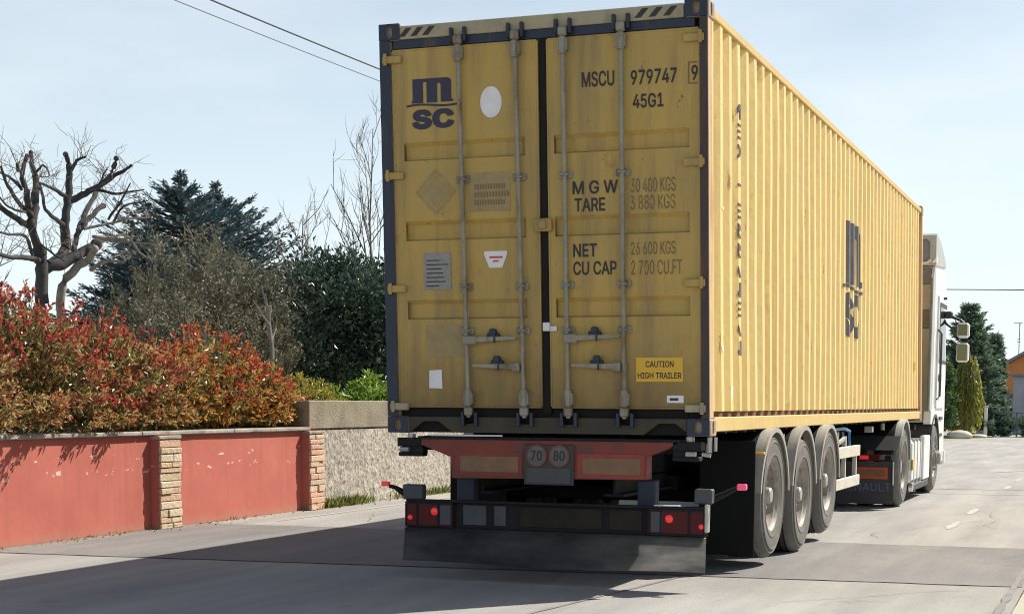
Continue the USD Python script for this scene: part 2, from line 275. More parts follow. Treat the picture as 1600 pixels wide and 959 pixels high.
# ------------------------------------------------------------------ the red garden wall with stone pilasters
def redwall():
    z0, z1 = 0.52, 0.78
    n = {'g': ('geometry', {}), 's': ('separate_xyz', {}), 'n1': ('noise_texture', {'scale': 1.6, 'detail': 6.0, 'roughness': 0.6}), 'r1': ('rgb_ramp', {'ramp': [(0.3, (0.385, 0.105, 0.082)), (0.7, (0.455, 0.140, 0.108))]}),
         'm2': ('mapping', {'scale': (1.0, 7.0, 16.0)}), 'n2': ('noise_texture', {'scale': 1.0, 'detail': 4.0, 'roughness': 0.6}), 'r2': ('rgb_ramp', {'ramp': [(0.60, (0, 0, 0)), (0.64, (1, 1, 1))]}),
         'w1': ('math', {'math_type': 'compare', 'value2': 0.60, 'value3': 0.035}), 'w2': ('math', {'math_type': 'compare', 'value2': 0.735, 'value3': 0.03}), 'wa': ('math', {'math_type': 'maximum'}), 'wm': ('math', {'math_type': 'multiply'}),
         'x': ('mix_color', {'b': (0.66, 0.47, 0.38)}),
         'n3': ('noise_texture', {'scale': 3.0, 'detail': 7.0, 'roughness': 0.7}), 'r3': ('rgb_ramp', {'ramp': [(0.66, (0, 0, 0)), (0.74, (0.6, 0.6, 0.6))]}), 'x3': ('mix_color', {'b': (0.36, 0.085, 0.06)}),
         'm6': ('mapping', {'scale': (5.0, 9.0, 0.7)}), 'n6': ('noise_texture', {'scale': 1.0, 'detail': 5.0, 'roughness': 0.65}), 'r6': ('rgb_ramp', {'ramp': [(0.52, (0, 0, 0)), (0.72, (0.55, 0.55, 0.55))]}), 'x6': ('mix_color', {'b': (0.34, 0.105, 0.08)}),
         'n7': ('noise_texture', {'scale': 7.0, 'detail': 6.0, 'roughness': 0.7}), 'o7': ('math', {'math_type': 'multiply_add', 'value2': 0.22}), 'f7': ('map_range', {'from_min': 0.22, 'from_max': 0.10, 'to_max': 0.6, 'clamp': True}), 'x7': ('mix_color', {'b': (0.33, 0.20, 0.14)}),
         'nb': ('noise_texture', {'scale': 14.0, 'detail': 6.0}), 'b': ('bump', {'strength': 0.18, 'distance': 0.012}), 'p': ('principled_bsdf', {'roughness': 0.85, 'specular_ior_level': 0.3})}
    l = [('g.position', 's.vector'), ('g.position', 'n1.vector'), ('n1.fac', 'r1.fac'), ('g.position', 'm2.vector'), ('m2.vector', 'n2.vector'), ('n2.fac', 'r2.fac'), ('s.z', 'w1.value1'), ('s.z', 'w2.value1'), ('w1.value', 'wa.value1'), ('w2.value', 'wa.value2'),
         ('wa.value', 'wm.value1'), ('r2.color', 'wm.value2'), ('g.position', 'n3.vector'), ('n3.fac', 'r3.fac'), ('r3.color', 'x3.fac'), ('r1.color', 'x3.a'), ('x3.result', 'x.a'), ('wm.value', 'x.fac'), ('g.position', 'm6.vector'), ('m6.vector', 'n6.vector'), ('n6.fac', 'r6.fac'), ('r6.color', 'x6.fac'), ('x.result', 'x6.a'), ('g.position', 'n7.vector'), ('n7.fac', 'o7.value1'), ('s.z', 'o7.value3'), ('o7.value', 'f7.value'), ('f7.result', 'x7.fac'), ('x6.result', 'x7.a'), ('x7.result', 'p.base_color'), ('g.position', 'nb.vector'), ('nb.fac', 'b.height'), ('b.normal', 'p.normal')]
    return usdkit.material(stage, '/World/Looks/red_plaster', n, l, surface='p.BSDF')
m_red = redwall()
m_cope = paint('coping_concrete', (0.36, 0.34, 0.31), (0.24, 0.23, 0.20), 5, 0.9, 0.4, 30, dirt=(0.07, 0.065, 0.05), dsc=(6, 3, 6), dlo=0.5, dhi=0.72)
m_stone = [paint('pale_stone_%d' % i, c, tuple(0.82*x for x in c), 9, 0.9, 0.8, 35, dirt=(0.34, 0.24, 0.15), dsc=(20, 20, 20), dlo=0.58, dhi=0.75) for i, c in enumerate([(0.58, 0.48, 0.35), (0.52, 0.42, 0.29), (0.62, 0.53, 0.41), (0.55, 0.38, 0.26)])]
m_stoneP = [paint('pink_stone_%d' % i, c, tuple(0.82*x for x in c), 9, 0.9, 0.8, 35) for i, c in enumerate([(0.58, 0.40, 0.28), (0.60, 0.36, 0.25), (0.54, 0.40, 0.30), (0.62, 0.45, 0.33)])]
m_joint = paint('stone_mortar', (0.30, 0.24, 0.17), (0.22, 0.17, 0.12), 20, 0.95, 0.5, 60)
rw = thing('garden_wall', 'low red plastered garden wall with concrete coping and two stone pilasters', 'wall', (-6.5, 0, 0))
WX = -6.37
v0, f0 = [], []
def relief(x, y0, y1, z0, z1, ny, nz, amp, seed):
    """A slightly uneven rendered wall face towards +x with a solid box behind it."""
    Y, Z = np.meshgrid(np.linspace(y0, y1, ny), np.linspace(z0, z1, nz), indexing='ij')
    X = x+amp*(meshkit.fbm(np.stack([Y*1.3, Z*2.0, 0*Y+seed], -1), 3, seed)-0.5)
    v = np.stack([X, Y, Z], -1).reshape(-1, 3); i, j = np.meshgrid(np.arange(ny-1), np.arange(nz-1), indexing='ij'); a = (i*nz+j).ravel()
    f = np.vstack([np.stack([a, a+nz, a+nz+1], 1), np.stack([a, a+nz+1, a+1], 1)])
    return trimesh.Trimesh(v, f, process=False)
for a, b in ((-6.0, 2.95), (3.34, 6.10)):
    part(rw, 'wall_panel', [relief(WX, a, b, -0.01, 0.93, max(3, int((b-a)*10)), 12, 0.012, 4), bx(WX-0.26, WX-0.02, a, b, -0.01, 0.925)], m_red, smooth=40)
for y in np.arange(-6.0, 6.0, 1.75):
    part(rw, 'coping_slab', bx(-6.70, -6.325, y+0.004, min(y+1.75, 6.27)-0.004, 0.932, 0.972, 0.008), m_cope)
rs = random.Random(21)
for (ya, yb, mats) in ((2.95, 3.34, m_stone), (6.10, 6.46, m_stoneP)):
    pil = sub(rw, 'pilaster')
    part(pil, 'pilaster_core', bx(-6.60, -6.285, ya, yb, -0.01, 0.93), m_red)
    part(pil, 'mortar_bed', bx(-6.285, -6.278, ya+0.004, yb-0.004, 0.0, 0.885), m_joint)
    part(pil, 'pilaster_cap', bx(-6.60, -6.262, ya-0.005, yb+0.01, 0.893, 0.928, 0.006), m_cope)
    z = 0.0
    while z < 0.85:
        h = min(rs.uniform(0.05, 0.085), 0.885-z); cuts = [ya+0.003] + ([] if rs.random() < 0.45 else [ya+(yb-ya)*rs.uniform(0.3, 0.7)]) + [yb-0.003]
        for a, b in zip(cuts[:-1], cuts[1:]):
            s = bx(-6.284, -6.262+rs.uniform(-0.006, 0.016), a+0.003, b-0.003, z+0.004, z+h-0.004, 0.006)
            s.vertices += np.array([0, 0, 1])*np.array([[rs.uniform(-0.003, 0.003)] for _ in s.vertices])
            part(pil, 'stone', s, rs.choice(mats))
        z += h

# ------------------------------------------------------------------ the pebble dashed retaining wall
m_dash = usdkit.material(stage, '/World/Looks/pebble_dash', {
    'g': ('geometry', {}), 'v': ('voronoi_texture', {'scale': 26.0, 'randomness': 1.0}), 'n': ('noise_texture', {'scale': 22.0, 'detail': 5.0, 'roughness': 0.7}), 'r': ('rgb_ramp', {'ramp': [(0.36, (0.17, 0.155, 0.13)), (0.46, (0.385, 0.36, 0.31)), (0.70, (0.50, 0.47, 0.41))]}),
    'rc': ('rgb_ramp', {'ramp': [(0.1, (0.7, 0.7, 0.7)), (0.8, (1.1, 1.1, 1.1))]}), 'x': ('mix_color', {'blend_type': 'multiply', 'fac': 1.0}), 'n2': ('noise_texture', {'scale': 1.2, 'detail': 4.0}), 'r2': ('rgb_ramp', {'ramp': [(0.35, (0.85, 0.85, 0.85)), (0.65, (1.05, 1.05, 1.05))]}), 'x2': ('mix_color', {'blend_type': 'multiply', 'fac': 1.0}),
    'a': ('math', {'math_type': 'add'}), 'b': ('bump', {'strength': 0.4, 'distance': 0.015}), 'p': ('principled_bsdf', {'roughness': 0.92, 'specular_ior_level': 0.25})},
    [('g.position', 'v.vector'), ('g.position', 'n.vector'), ('n.fac', 'r.fac'), ('v.color', 'rc.fac'), ('r.color', 'x.a'), ('rc.color', 'x.b'), ('g.position', 'n2.vector'), ('n2.fac', 'r2.fac'), ('x.result', 'x2.a'), ('r2.color', 'x2.b'), ('x2.result', 'p.base_color'),
     ('v.distance', 'a.value1'), ('n.fac', 'a.value2'), ('a.value', 'b.height'), ('b.normal', 'p.normal')], surface='p.BSDF')
m_band = paint('weathered_concrete', (0.275, 0.24, 0.18), (0.19, 0.165, 0.12), 3.5, 0.92, 0.6, 45, dirt=(0.13, 0.12, 0.075), dsc=(4, 4, 1.2), dlo=0.48, dhi=0.75)
pw = thing('retaining_wall', 'taller grey pebble dashed wall with weathered concrete band on top', 'wall', (-6.5, 6.5, 0))
def roughwall(x, y0, y1, z0, z1, step, amp, seed):
    Y, Z = np.meshgrid(np.arange(y0, y1+step, step), np.linspace(z0, z1, int((z1-z0)/step)+2), indexing='ij'); ny, nz = Y.shape
    X = x+amp*(meshkit.noise(np.stack([Y*16, Z*16, 0*Y], -1), seed)-0.5)+amp*0.7*(meshkit.noise(np.stack([Y*38, Z*38, 0*Y], -1), seed+5)-0.5)
    v = np.stack([X, Y, Z], -1).reshape(-1, 3); i, j = np.meshgrid(np.arange(ny-1), np.arange(nz-1), indexing='ij'); a = (i*nz+j).ravel()
    return trimesh.Trimesh(v, np.vstack([np.stack([a, a+nz, a+nz+1], 1), np.stack([a, a+nz+1, a+1], 1)]), process=False)
part(pw, 'dashed_face', [roughwall(-6.375, 6.47, 13.5, -0.01, 0.93, 0.02, 0.011, 9), bx(-6.70, -6.40, 6.47, 28.0, -0.01, 0.93), bx(-6.40, -6.375, 13.5, 28.0, -0.01, 0.93)], m_dash, smooth=60)
part(pw, 'band', [bx(-6.72, -6.372, 6.29, 28.0, 0.945, 1.285, 0.012)], m_band)
part(pw, 'joint', bx(-6.69, -6.40, 6.30, 28.0, 0.93, 0.945), m_tar)

# ------------------------------------------------------------------ the shipping container
S = -0.0236; ZC = 1.055; CW = 2.401; CL = 12.192; ZT = 3.951
def lean(m):
    m = m.copy(); m.vertices = m.vertices + np.outer(m.vertices[:, 2]-ZC, [S, 0, 0]); return m
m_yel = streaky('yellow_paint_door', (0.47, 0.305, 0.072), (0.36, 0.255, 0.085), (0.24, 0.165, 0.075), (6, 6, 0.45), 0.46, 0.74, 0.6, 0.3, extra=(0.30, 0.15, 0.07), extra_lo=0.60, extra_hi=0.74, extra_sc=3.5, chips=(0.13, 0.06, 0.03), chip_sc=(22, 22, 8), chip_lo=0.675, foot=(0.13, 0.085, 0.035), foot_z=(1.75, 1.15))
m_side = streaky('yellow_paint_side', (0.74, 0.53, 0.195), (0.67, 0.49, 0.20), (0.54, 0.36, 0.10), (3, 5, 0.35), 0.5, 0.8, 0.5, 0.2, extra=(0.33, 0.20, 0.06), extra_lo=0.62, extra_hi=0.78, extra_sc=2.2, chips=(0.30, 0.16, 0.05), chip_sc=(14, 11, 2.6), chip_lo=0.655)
m_rail = streaky('yellow_paint_rail', (0.53, 0.385, 0.135), (0.48, 0.34, 0.115), (0.46, 0.28, 0.09), (3, 3, 2), 0.55, 0.8, 0.5, 0.2)
m_post = streaky('rusty_post', (0.52, 0.36, 0.20), (0.44, 0.29, 0.15), (0.30, 0.14, 0.07), (9, 9, 0.8), 0.48, 0.68, 0.6, 0.3)
m_dark = streaky('sky_tinted_frame_paint', (0.012, 0.020, 0.040), (0.018, 0.025, 0.042), (0.08, 0.05, 0.035), (6, 6, 1.0), 0.56, 0.76, 0.42, 0.2)  # dark paint, with the blue of reflected sky put into the colour
m_dark2 = streaky('dark_brown_frame_paint', (0.030, 0.024, 0.026), (0.05, 0.034, 0.03), (0.12, 0.05, 0.03), (8, 8, 1.0), 0.5, 0.7, 0.5, 0.2)
m_cast = paint('corner_casting_paint', (0.36, 0.27, 0.19), (0.26, 0.18, 0.13), 8, 0.6, 0.4, 40)
m_rust = paint('shaded_rust_ledge', (0.14, 0.062, 0.02), (0.10, 0.042, 0.014), 8, 0.85, 0.4, 30)  # rust brown, darkened for the shade in the recess below the panel
m_seal = plain('rubber_seal', (0.010, 0.009, 0.009), 0.7, spec=0.2)
m_steel = paint('galvanised_bar', (0.29, 0.27, 0.215), (0.21, 0.195, 0.155), 6, 0.55, 0.2, 60, metal=0.15, dirt=(0.15, 0.09, 0.05), dsc=(12, 12, 3), dlo=0.50, dhi=0.68)
m_head = streaky('header_paint', (0.36, 0.31, 0.20), (0.29, 0.25, 0.17), (0.16, 0.13, 0.09), (5, 5, 3), 0.5, 0.75, 0.6)
m_sill = streaky('sill_paint', (0.06, 0.047, 0.026), (0.032, 0.026, 0.017), (0.03, 0.024, 0.018), (5, 5, 2), 0.45, 0.7, 0.65, 0.4)
m_black = plain('black_lettering', (0.022, 0.02, 0.02), 0.6)
m_navy = plain('navy_lettering', (0.018, 0.02, 0.045), 0.5)
m_faint = plain('faded_lettering', (0.17, 0.115, 0.055), 0.7)
m_ghost = paint('sticker_residue', (0.27, 0.20, 0.095), (0.33, 0.25, 0.11), 14, 0.75)
m_white = paint('white_sticker', (0.72, 0.70, 0.72), (0.62, 0.60, 0.60), 8, 0.5)
m_greyp = paint('grey_data_plate', (0.20, 0.19, 0.185), (0.26, 0.25, 0.24), 30, 0.45, metal=0.3)
m_amber = plain('amber_sticker', (0.62, 0.36, 0.02), 0.45)
m_redp = plain('red_print', (0.5, 0.06, 0.04), 0.5)
m_floor = plain('dark_underframe', (0.03, 0.027, 0.022), 0.7)
m_chip = paint('pale_chip', (0.85, 0.80, 0.62), (0.75, 0.68, 0.48), 20, 0.6)

ct = thing('shipping_container', 'long yellow corrugated forty foot container with dark corner posts and painted markings', 'container', (-1.2, 6.1, ZC))
def cp(parent, name, mesh, m, **k):
    if isinstance(mesh, (list, tuple)): mesh = join(mesh)
    return part(parent, name, lean(mesh), m, **k)
PIT, OUT, SLO, INN = 0.278, 0.072, 0.068, 0.070
def profile(y0, y1, xo, xi):
    pts = []; y = y0
    while y < y1:
        for dy, x in ((0, xo), (OUT, xo), (OUT+SLO, xi), (OUT+SLO+INN, xi)):
            if y+dy < y1: pts.append((y+dy, x))
        y += PIT
    pts.append((y1, pts[-1][1])); return np.array(pts)
PR = profile(0.125, CL-0.12, -0.014, -0.050)
def corr_wall(pr, z0, z1):
    n = len(pr); zs = np.linspace(z0, z1, 9); v = np.array([[x, y, z] for y, x in pr for z in zs]); k = len(zs)
    # hardly visible dents, as on a used box
    v[:, 0] += 0.012*(meshkit.noise(v*[1, 1.1, 0.9], 3)-0.5)+0.005*(meshkit.noise(v*[1, 4.3, 2.3], 8)-0.5)
    i, j = np.meshgrid(np.arange(n-1), np.arange(k-1), indexing='ij'); a = (i*k+j).ravel()
    return trimesh.Trimesh(v, np.vstack([np.stack([a, a+k, a+k+1], 1), np.stack([a, a+k+1, a+1], 1)]), process=False)
side = corr_wall(PR, 1.225, 3.862)
side_path = cp(ct, 'side_panel', side, m_side)
left = side.copy(); left.vertices[:, 0] = -CW-left.vertices[:, 0]; left.faces = left.faces[:, ::-1]
cp(ct, 'side_panel', left, m_side)
def rail_x(x0, x1): return (x0, x1), (-CW-x1, -CW-x0)
for a, b in rail_x(-0.062, -0.003): cp(ct, 'top_rail', bx(a, b, 0.17, CL-0.17, 3.857, 3.917, 0.006), m_rail)
for a, b in rail_x(-0.050, -0.004): cp(ct, 'bottom_rail', bx(a, b, 0.17, CL-0.17, 1.085, 1.185, 0.005), m_rail)
for a, b in rail_x(-0.075, -0.054): cp(ct, 'rail_ledge', [bx(a, b, 0.12, CL-0.12, 1.10, 1.235)], m_rust)
cp(ct, 'roof_panel', bx(-CW+0.05, -0.05, 0.1, CL-0.1, 3.87, 3.885), m_side)
cp(ct, 'front_wall', bx(-CW+0.05, -0.05, CL-0.08, CL-0.04, 1.16, 3.87), m_side)
cp(ct, 'floor', bx(-CW+0.06, -0.06, 0.1, CL-0.1, 1.185, 1.21), m_floor)
for y in np.arange(0.4, CL-0.2, 0.32): cp(ct, 'floor_beam', bx(-CW+0.06, -0.06, y, y+0.05, 1.065, 1.184), m_floor)
# corner castings with their oval holes, posts
import manifold3d as m3
def mf(t): return m3.Manifold(m3.Mesh(np.asarray(t.vertices, np.float32), np.asarray(t.faces, np.uint32)))
def un_mf(m): a = m.to_mesh(); return trimesh.Trimesh(np.array(a.vert_properties[:, :3], float), np.array(a.tri_verts), process=False)
def oval(axis, c, w, h, depth):
    s = unary_union([Point(0, -(h-w)/2).buffer(w/2, 8), Point(0, (h-w)/2).buffer(w/2, 8), sbox(-w/2, -(h-w)/2, w/2, (h-w)/2)])
    m = trimesh.creation.extrude_polygon(s, depth, engine='earcut'); m.apply_translation([0, 0, -depth/2]); v = m.vertices
    m.vertices = (np.stack([v[:, 2], v[:, 0], v[:, 1]], 1) if axis == 'x' else np.stack([v[:, 0], -v[:, 2], v[:, 1]], 1) if axis == 'y' else np.stack([v[:, 0], v[:, 1], v[:, 2]], 1))+np.array(c)
    return m
for xs in (0, 1):
    for ys in (0, 1):
        for zs in (0, 1):
            x0, x1 = ((-0.162, 0.004), (-CW-0.004, -CW+0.162))[xs]; y0, y1 = ((0.004, 0.182), (CL-0.178, CL))[ys]; z0, z1 = ((ZC, ZC+0.118), (ZT-0.118, ZT))[zs]
            b = mf(bx(x0, x1, y0, y1, z0, z1, 0.008)); cx, cy, cz = (x0+x1)/2, (y0+y1)/2, (z0+z1)/2
            b = b - mf(oval('x', (x1 if xs == 0 else x0, cy, cz), 0.05, 0.09, 0.05)) - mf(oval('y', (cx, y0 if ys == 0 else y1, cz), 0.05, 0.085, 0.05)) - mf(oval('z', (cx, cy, z1 if zs else z0), 0.06, 0.12, 0.05))
            c = cp(ct, 'corner_casting', un_mf(b), m_cast)
            if ys == 0:
                q = mf(bx(x0+0.004, x1-0.004, -0.004, 0.0035, z0+0.002, z1-0.002, 0.002)) - mf(oval('y', (cx, 0, cz), 0.05, 0.085, 0.05))
                cp(c, 'casting_face', un_mf(q), m_dark)
for x0, x1, xa, xb in ((-0.055, 0.0, -0.056, -0.001), (-CW, -CW+0.087, -CW+0.001, -CW+0.088)):
    p = cp(ct, 'corner_post', [bx(x0, x1, 0.006, 0.125, ZC+0.12, ZT-0.12, 0.006)], m_post)
    cp(p, 'post_face', bx(xa, xb, -0.003, 0.005, ZC+0.119, ZT-0.119, 0.002), m_dark2 if x1 == 0.0 else m_dark)
    cp(ct, 'corner_post', [bx(x0, x1, CL-0.125, CL-0.004, ZC+0.12, ZT-0.12, 0.006)], m_post)
# rear frame
cp(ct, 'door_seal', [bx(-2.33, -0.04, 0.056, 0.09, 1.17, 3.84), bx(-1.203, -1.142, 0.022, 0.056, 1.20, 3.80, 0.003)], m_seal)
cp(ct, 'header_gasket', bx(-2.30, -0.09, 0.012, 0.056, 3.772, 3.836, 0.004), m_dark)
hd = cp(ct, 'door_header', bx(-2.238, -0.163, 0.0, 0.10, 3.836, 3.928, 0.006), m_head)
for xa in (-2.245, -2.155, -2.065, -0.505, -0.405, -0.305):
    s = Polygon([(xa, 3.853), (xa+0.045, 3.853), (xa+0.10, 3.912), (xa+0.055, 3.912)]); cp(hd, 'hazard_stripe', extrude_y(s, -0.002, 0.001), m_black)
sl = sbox(-2.238, 1.062, -0.163, 1.172)
for xc in (-2.06, -0.30): sl = sl.difference(Polygon([(xc-0.17, 1.06), (xc+0.17, 1.06), (xc+0.06, 1.14), (xc-0.06, 1.14)]))
for xc in (-1.757, -1.34, -1.005, -0.594): sl = sl.difference(sbox(xc-0.05, 1.125, xc+0.05, 1.18))
cp(ct, 'door_sill', extrude_y(sl, 0.006, 0.10), m_sill); cp(ct, 'sill_recess', bx(-2.238, -0.163, 0.05, 0.11, 1.06, 1.24), m_seal)

DZ0, DZ1 = 1.238, 3.768
def leaf(x0, x1):
    """A door leaf: sheet with three recessed bands, flat stiles at both sides."""
    zs = [DZ0]; ys = [0.012]
    for a, b in ((1.868, 2.006), (2.425, 2.565), (2.988, 3.118)):
        zs += [a, a+0.012, b-0.028, b]; ys += [0.012, 0.046, 0.046, 0.012]
    zs.append(DZ1); ys.append(0.012); i0, i1 = x0+0.085, x1-0.105 if x0 < -2 else x1-0.075
    if x0 > -2: i0 = x0+0.05
    v = np.array([[x, y, z] for z, y in zip(zs, ys) for x in (i0, i1)]); f = []
    for k in range(len(zs)-1): a = 2*k; f += [[a, a+1, a+3], [a, a+3, a+2]]
    panel = trimesh.Trimesh(v, f, process=False); caps = []
    for k in range(3):
        za, zb = zs[1+4*k], zs[4+4*k]
        for x in (i0, i1): caps.append(trimesh.Trimesh([[x, 0.012, za], [x, 0.046, za+0.012], [x, 0.046, zb-0.028], [x, 0.012, zb]], [[0, 1, 2], [0, 2, 3]] if x == i1 else [[0, 2, 1], [0, 3, 2]], process=False))
    rim = [bx(x0, i0, 0.012, 0.05, DZ0, DZ1), bx(i1, x1, 0.012, 0.05, DZ0, DZ1)]
    lip = [bx(x0, x1, 0.008, 0.02, DZ1-0.012, DZ1, 0.002), bx(x0, x1, 0.008, 0.02, DZ0, DZ0+0.014, 0.002), bx(x0, x0+0.012, 0.008, 0.02, DZ0, DZ1, 0.002), bx(x1-0.012, x1, 0.008, 0.02, DZ0, DZ1, 0.002)]
    return join([panel]+caps+rim+lip)
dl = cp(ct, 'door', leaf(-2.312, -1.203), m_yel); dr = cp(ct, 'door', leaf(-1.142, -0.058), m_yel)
# lock rods, each with cams, guides and a handle
RODS = [(-1.786, -1.753, dl, 1, 1.716), (-1.359, -1.33, dl, -1, 1.525), (-1.010, -1.003, dr, 1, 1.722), (-0.596, -0.593, dr, -1, 1.525)]
for xt, xb, door, sgn, hz in RODS:
    X = lambda z: xb+(xt-xb)*(z-1.2)/2.6
    rod_p = cp(door, 'lock_rod', [rod((X(1.17), -0.022, 1.17), (X(3.83), -0.022, 3.83), 0.0165, 12)], m_steel, smooth=40)
    cam_t = []; g = []
    for z, s in ((3.80, 1), (1.215, -1)):
        cam_t += [bx(X(z)-0.03, X(z)+0.03, -0.05, 0.0, z-0.032, z+0.032, 0.01), hull([(X(z)+a, b, z-s*c) for a in (-0.035, 0.035) for b in (-0.035, 0.012) for c in (0.05, 0.13)]), rod((X(z), -0.03, z-s*0.15), (X(z), -0.03, z-s*0.04), 0.026, 10)]
    for a in (cam_t[:3], cam_t[3:]): cp(door, 'rod_cam', a, m_steel)
    keep = [bx(X(z)+a-0.012, X(z)+a+0.012, -0.03, 0.012, z-0.05, z+0.05, 0.004) for z in (3.835, 1.16) for a in (-0.05, 0.05)]
    for a in keep: cp(ct, 'cam_keeper', a, m_dark)
    for z in (3.02-0.18, 2.36-0.27, 1.80-0.02):
        g += [bx(X(z)-0.05, X(z)+0.05, -0.006, 0.012, z-0.024, z+0.024, 0.004), tube([(X(z)-0.026, 0.0, z), (X(z)-0.024, -0.036, z), (X(z), -0.046, z), (X(z)+0.024, -0.036, z), (X(z)+0.026, 0.0, z)], 0.009, 5)]
    for a in range(0, len(g), 2): cp(door, 'rod_guide', g[a:a+2], m_steel)
    x0 = X(hz); e = x0+sgn*0.38
    cp(door, 'lock_handle', [bx(x0-0.022, x0+0.055*sgn+0.022*sgn, -0.052, -0.008, hz-0.032, hz+0.032, 0.008), hull([(x0+sgn*0.04, -0.05, hz-0.018), (x0+sgn*0.04, -0.036, hz+0.022), (x0+sgn*0.04, -0.05, hz+0.022), (x0+sgn*0.04, -0.036, hz-0.018), (e, -0.034, hz+0.004), (e, -0.022, hz+0.022), (e, -0.034, hz+0.022), (e, -0.022, hz+0.004)])], m_steel)
    xc = x0+sgn*0.20
    cp(door, 'handle_catch', [bx(xc-0.045, xc+0.045, -0.03, 0.012, hz-0.005, hz+0.05, 0.008), rod((xc, -0.04, hz+0.06), (xc, 0.012, hz+0.06), 0.022, 8), rod((xc+0.02, -0.045, hz-0.02), (xc+0.02, -0.03, hz+0.07), 0.008, 6)], m_dark)
for x0, s, door in ((-CW+0.02, 1, dl), (-0.02, -1, dr)):
    for z in (3.70, 2.888, 2.088, 1.245):
        cp(door, 'hinge', [bx(x0+s*0.005, x0+s*0.15, -0.014, 0.012, z-0.026, z+0.026, 0.006), rod((x0+s*0.03, -0.014, z-0.04), (x0+s*0.03, -0.014, z+0.04), 0.014, 8)], m_yel if z > 1.3 else m_head)
cp(dr, 'center_latch', [bx(-1.235, -1.11, -0.03, 0.012, 2.46, 2.55, 0.008), bx(-1.20, -1.145, -0.05, -0.028, 2.475, 2.535, 0.008)], m_yel)
cp(dr, 'seal_tag', [bx(-1.185, -1.135, -0.02, 0.02, 1.775, 1.835, 0.004), bx(-1.14, -1.085, -0.004, 0.010, 1.775, 1.81, 0.003)], m_white)
# lettering and labels on the doors (x, z measured on the rear face)
YL = 0.0105
def lx(x, z): return x-S*(z-ZC)
def rear(parent, name, shape, x0, x1, z0, z1, m, y=YL, d=0.0015, **k):
    q = fit2d(shape, lx(x0, (z0+z1)/2), lx(x1, (z0+z1)/2), z0, z1); return cp(parent, name, extrude_y(q, y, y-d), m, **k)
T = text2d
mm = unary_union([sbox(0, 0, .27, 1), sbox(.365, 0, .635, .9), sbox(.73, 0, 1, .86), sbox(.1, .86, .62, 1), Point(.62, .86).buffer(.14, 12), sbox(.45, .86, .86, 1), Point(.86, .86).buffer(.14, 12), sbox(.86, .5, 1, .86)])
mm = mm.difference(unary_union([sbox(.27, -.1, .365, .74), Point(.3175, .74).buffer(.0475, 10), sbox(.635, -.1, .73, .74), Point(.6825, .74).buffer(.0475, 10)]))
mm = unary_union([mm, sbox(-.03, 0, .03, .10), sbox(.97, 0, 1.05, .10)])
sc = T('sc', 1, True).buffer(0.035)
lg = sub(ct, 'door_logo')
rear(lg, 'letter', mm, -2.218, -1.897, 3.388, 3.555, m_navy); rear(lg, 'letter', sc, -2.213, -1.89, 3.205, 3.342, m_navy)
wave = Polygon([(x, 0.5+0.25*math.sin(x*2*PI)+0.25) for x in np.linspace(0, 1, 30)]+[(x, 0.5+0.25*math.sin(x*2*PI)-0.25) for x in np.linspace(1, 0, 30)])
rear(lg, 'wave_line', wave, -2.255, -1.858, 3.356, 3.384, m_navy)
rear(dl, 'oval_sticker', Point(0, 0).buffer(1, 24), -1.690, -1.529, 3.258, 3.472, m_white)
rear(dr, 'serial_letters', T('MSCU', 1, True), -0.943, -0.711, 3.422, 3.525, m_black); rear(dr, 'serial_number', T('979747', 1, True), -0.593, -0.273, 3.418, 3.515, m_black)
rear(dr, 'check_digit', T('9', 1, True), -0.172, -0.128, 3.424, 3.522, m_black); rear(dr, 'type_code', T('45G1', 1, True), -0.577, -0.363, 3.262, 3.356, m_black)
fr = sbox(0, 0, 1, 1).difference(sbox(.09, .06, .91, .94)); rear(dr, 'check_box', fr, -0.195, -0.105, 3.40, 3.545, m_faint)
rear(dr, 'weight_caption', T('M G W', 1, True), -1.001, -0.675, 2.706, 2.796, m_black); rear(dr, 'tare_caption', T('TARE', 1, True), -0.985, -0.765, 2.588, 2.679, m_black)
rear(dr, 'net_caption', T('NET', 1, True), -0.992, -0.821, 2.281, 2.370, m_black); rear(dr, 'capacity_caption', T('CU CAP', 1, True), -0.990, -0.677, 2.157, 2.250, m_black)
def faded(t, x0, x1, z0, z1):
    s = T(t, 1); a, b, c, d = s.bounds; rg = np.random.default_rng(len(t)*7+int(z0*100)); cuts = unary_union([sbox(x, b-1, x+rg.uniform(.02, .06), d+1) for x in rg.uniform(a, c, 16)]+[Point(rg.uniform(a, c), rg.uniform(b, d)).buffer(rg.uniform(.05, .13), 5) for _ in range(26)])
    q = s.difference(cuts); a2, b2, c2, d2 = q.bounds; rear(dr, 'faded_figures', q, x0+(a2-a)/(c-a)*(x1-x0), x0+(c2-a)/(c-a)*(x1-x0), z0, z1, m_faint)
faded('30 480 KGS', -0.583, -0.270, 2.703, 2.798); faded('3 880 KGS', -0.583, -0.270, 2.588, 2.684); faded('26 600 KGS', -0.575, -0.262, 2.285, 2.372); faded('2 700 CU.FT', -0.572, -0.215, 2.150, 2.248)
pl = rear(ct, 'data_plate', sbox(0, 0, 1, 1), -2.120, -1.910, 2.079, 2.336, m_greyp, d=0.003)
for k in range(7): rear(pl, 'print_line', sbox(0, 0, 1, 1), -2.10, -2.00+0.02*(k % 3)+0.03*(k % 2), 2.10+0.03*k, 2.108+0.03*k, m_black, y=0.0073, d=0.0008)
tr = rear(ct, 'triangle_sticker', Polygon([(0.22, 0), (0.78, 0), (1, .8), (1, 1), (0, 1), (0, .8)]), -1.655, -1.482, 2.222, 2.338, m_white)
rear(tr, 'print_line', sbox(0, 0, 1, 1), -1.615, -1.515, 2.288, 2.302, m_redp, y=0.0088, d=0.0006); rear(tr, 'print_line', sbox(0, 0, 1, 1), -1.590, -1.545, 2.262, 2.274, m_redp, y=0.0088, d=0.0006)
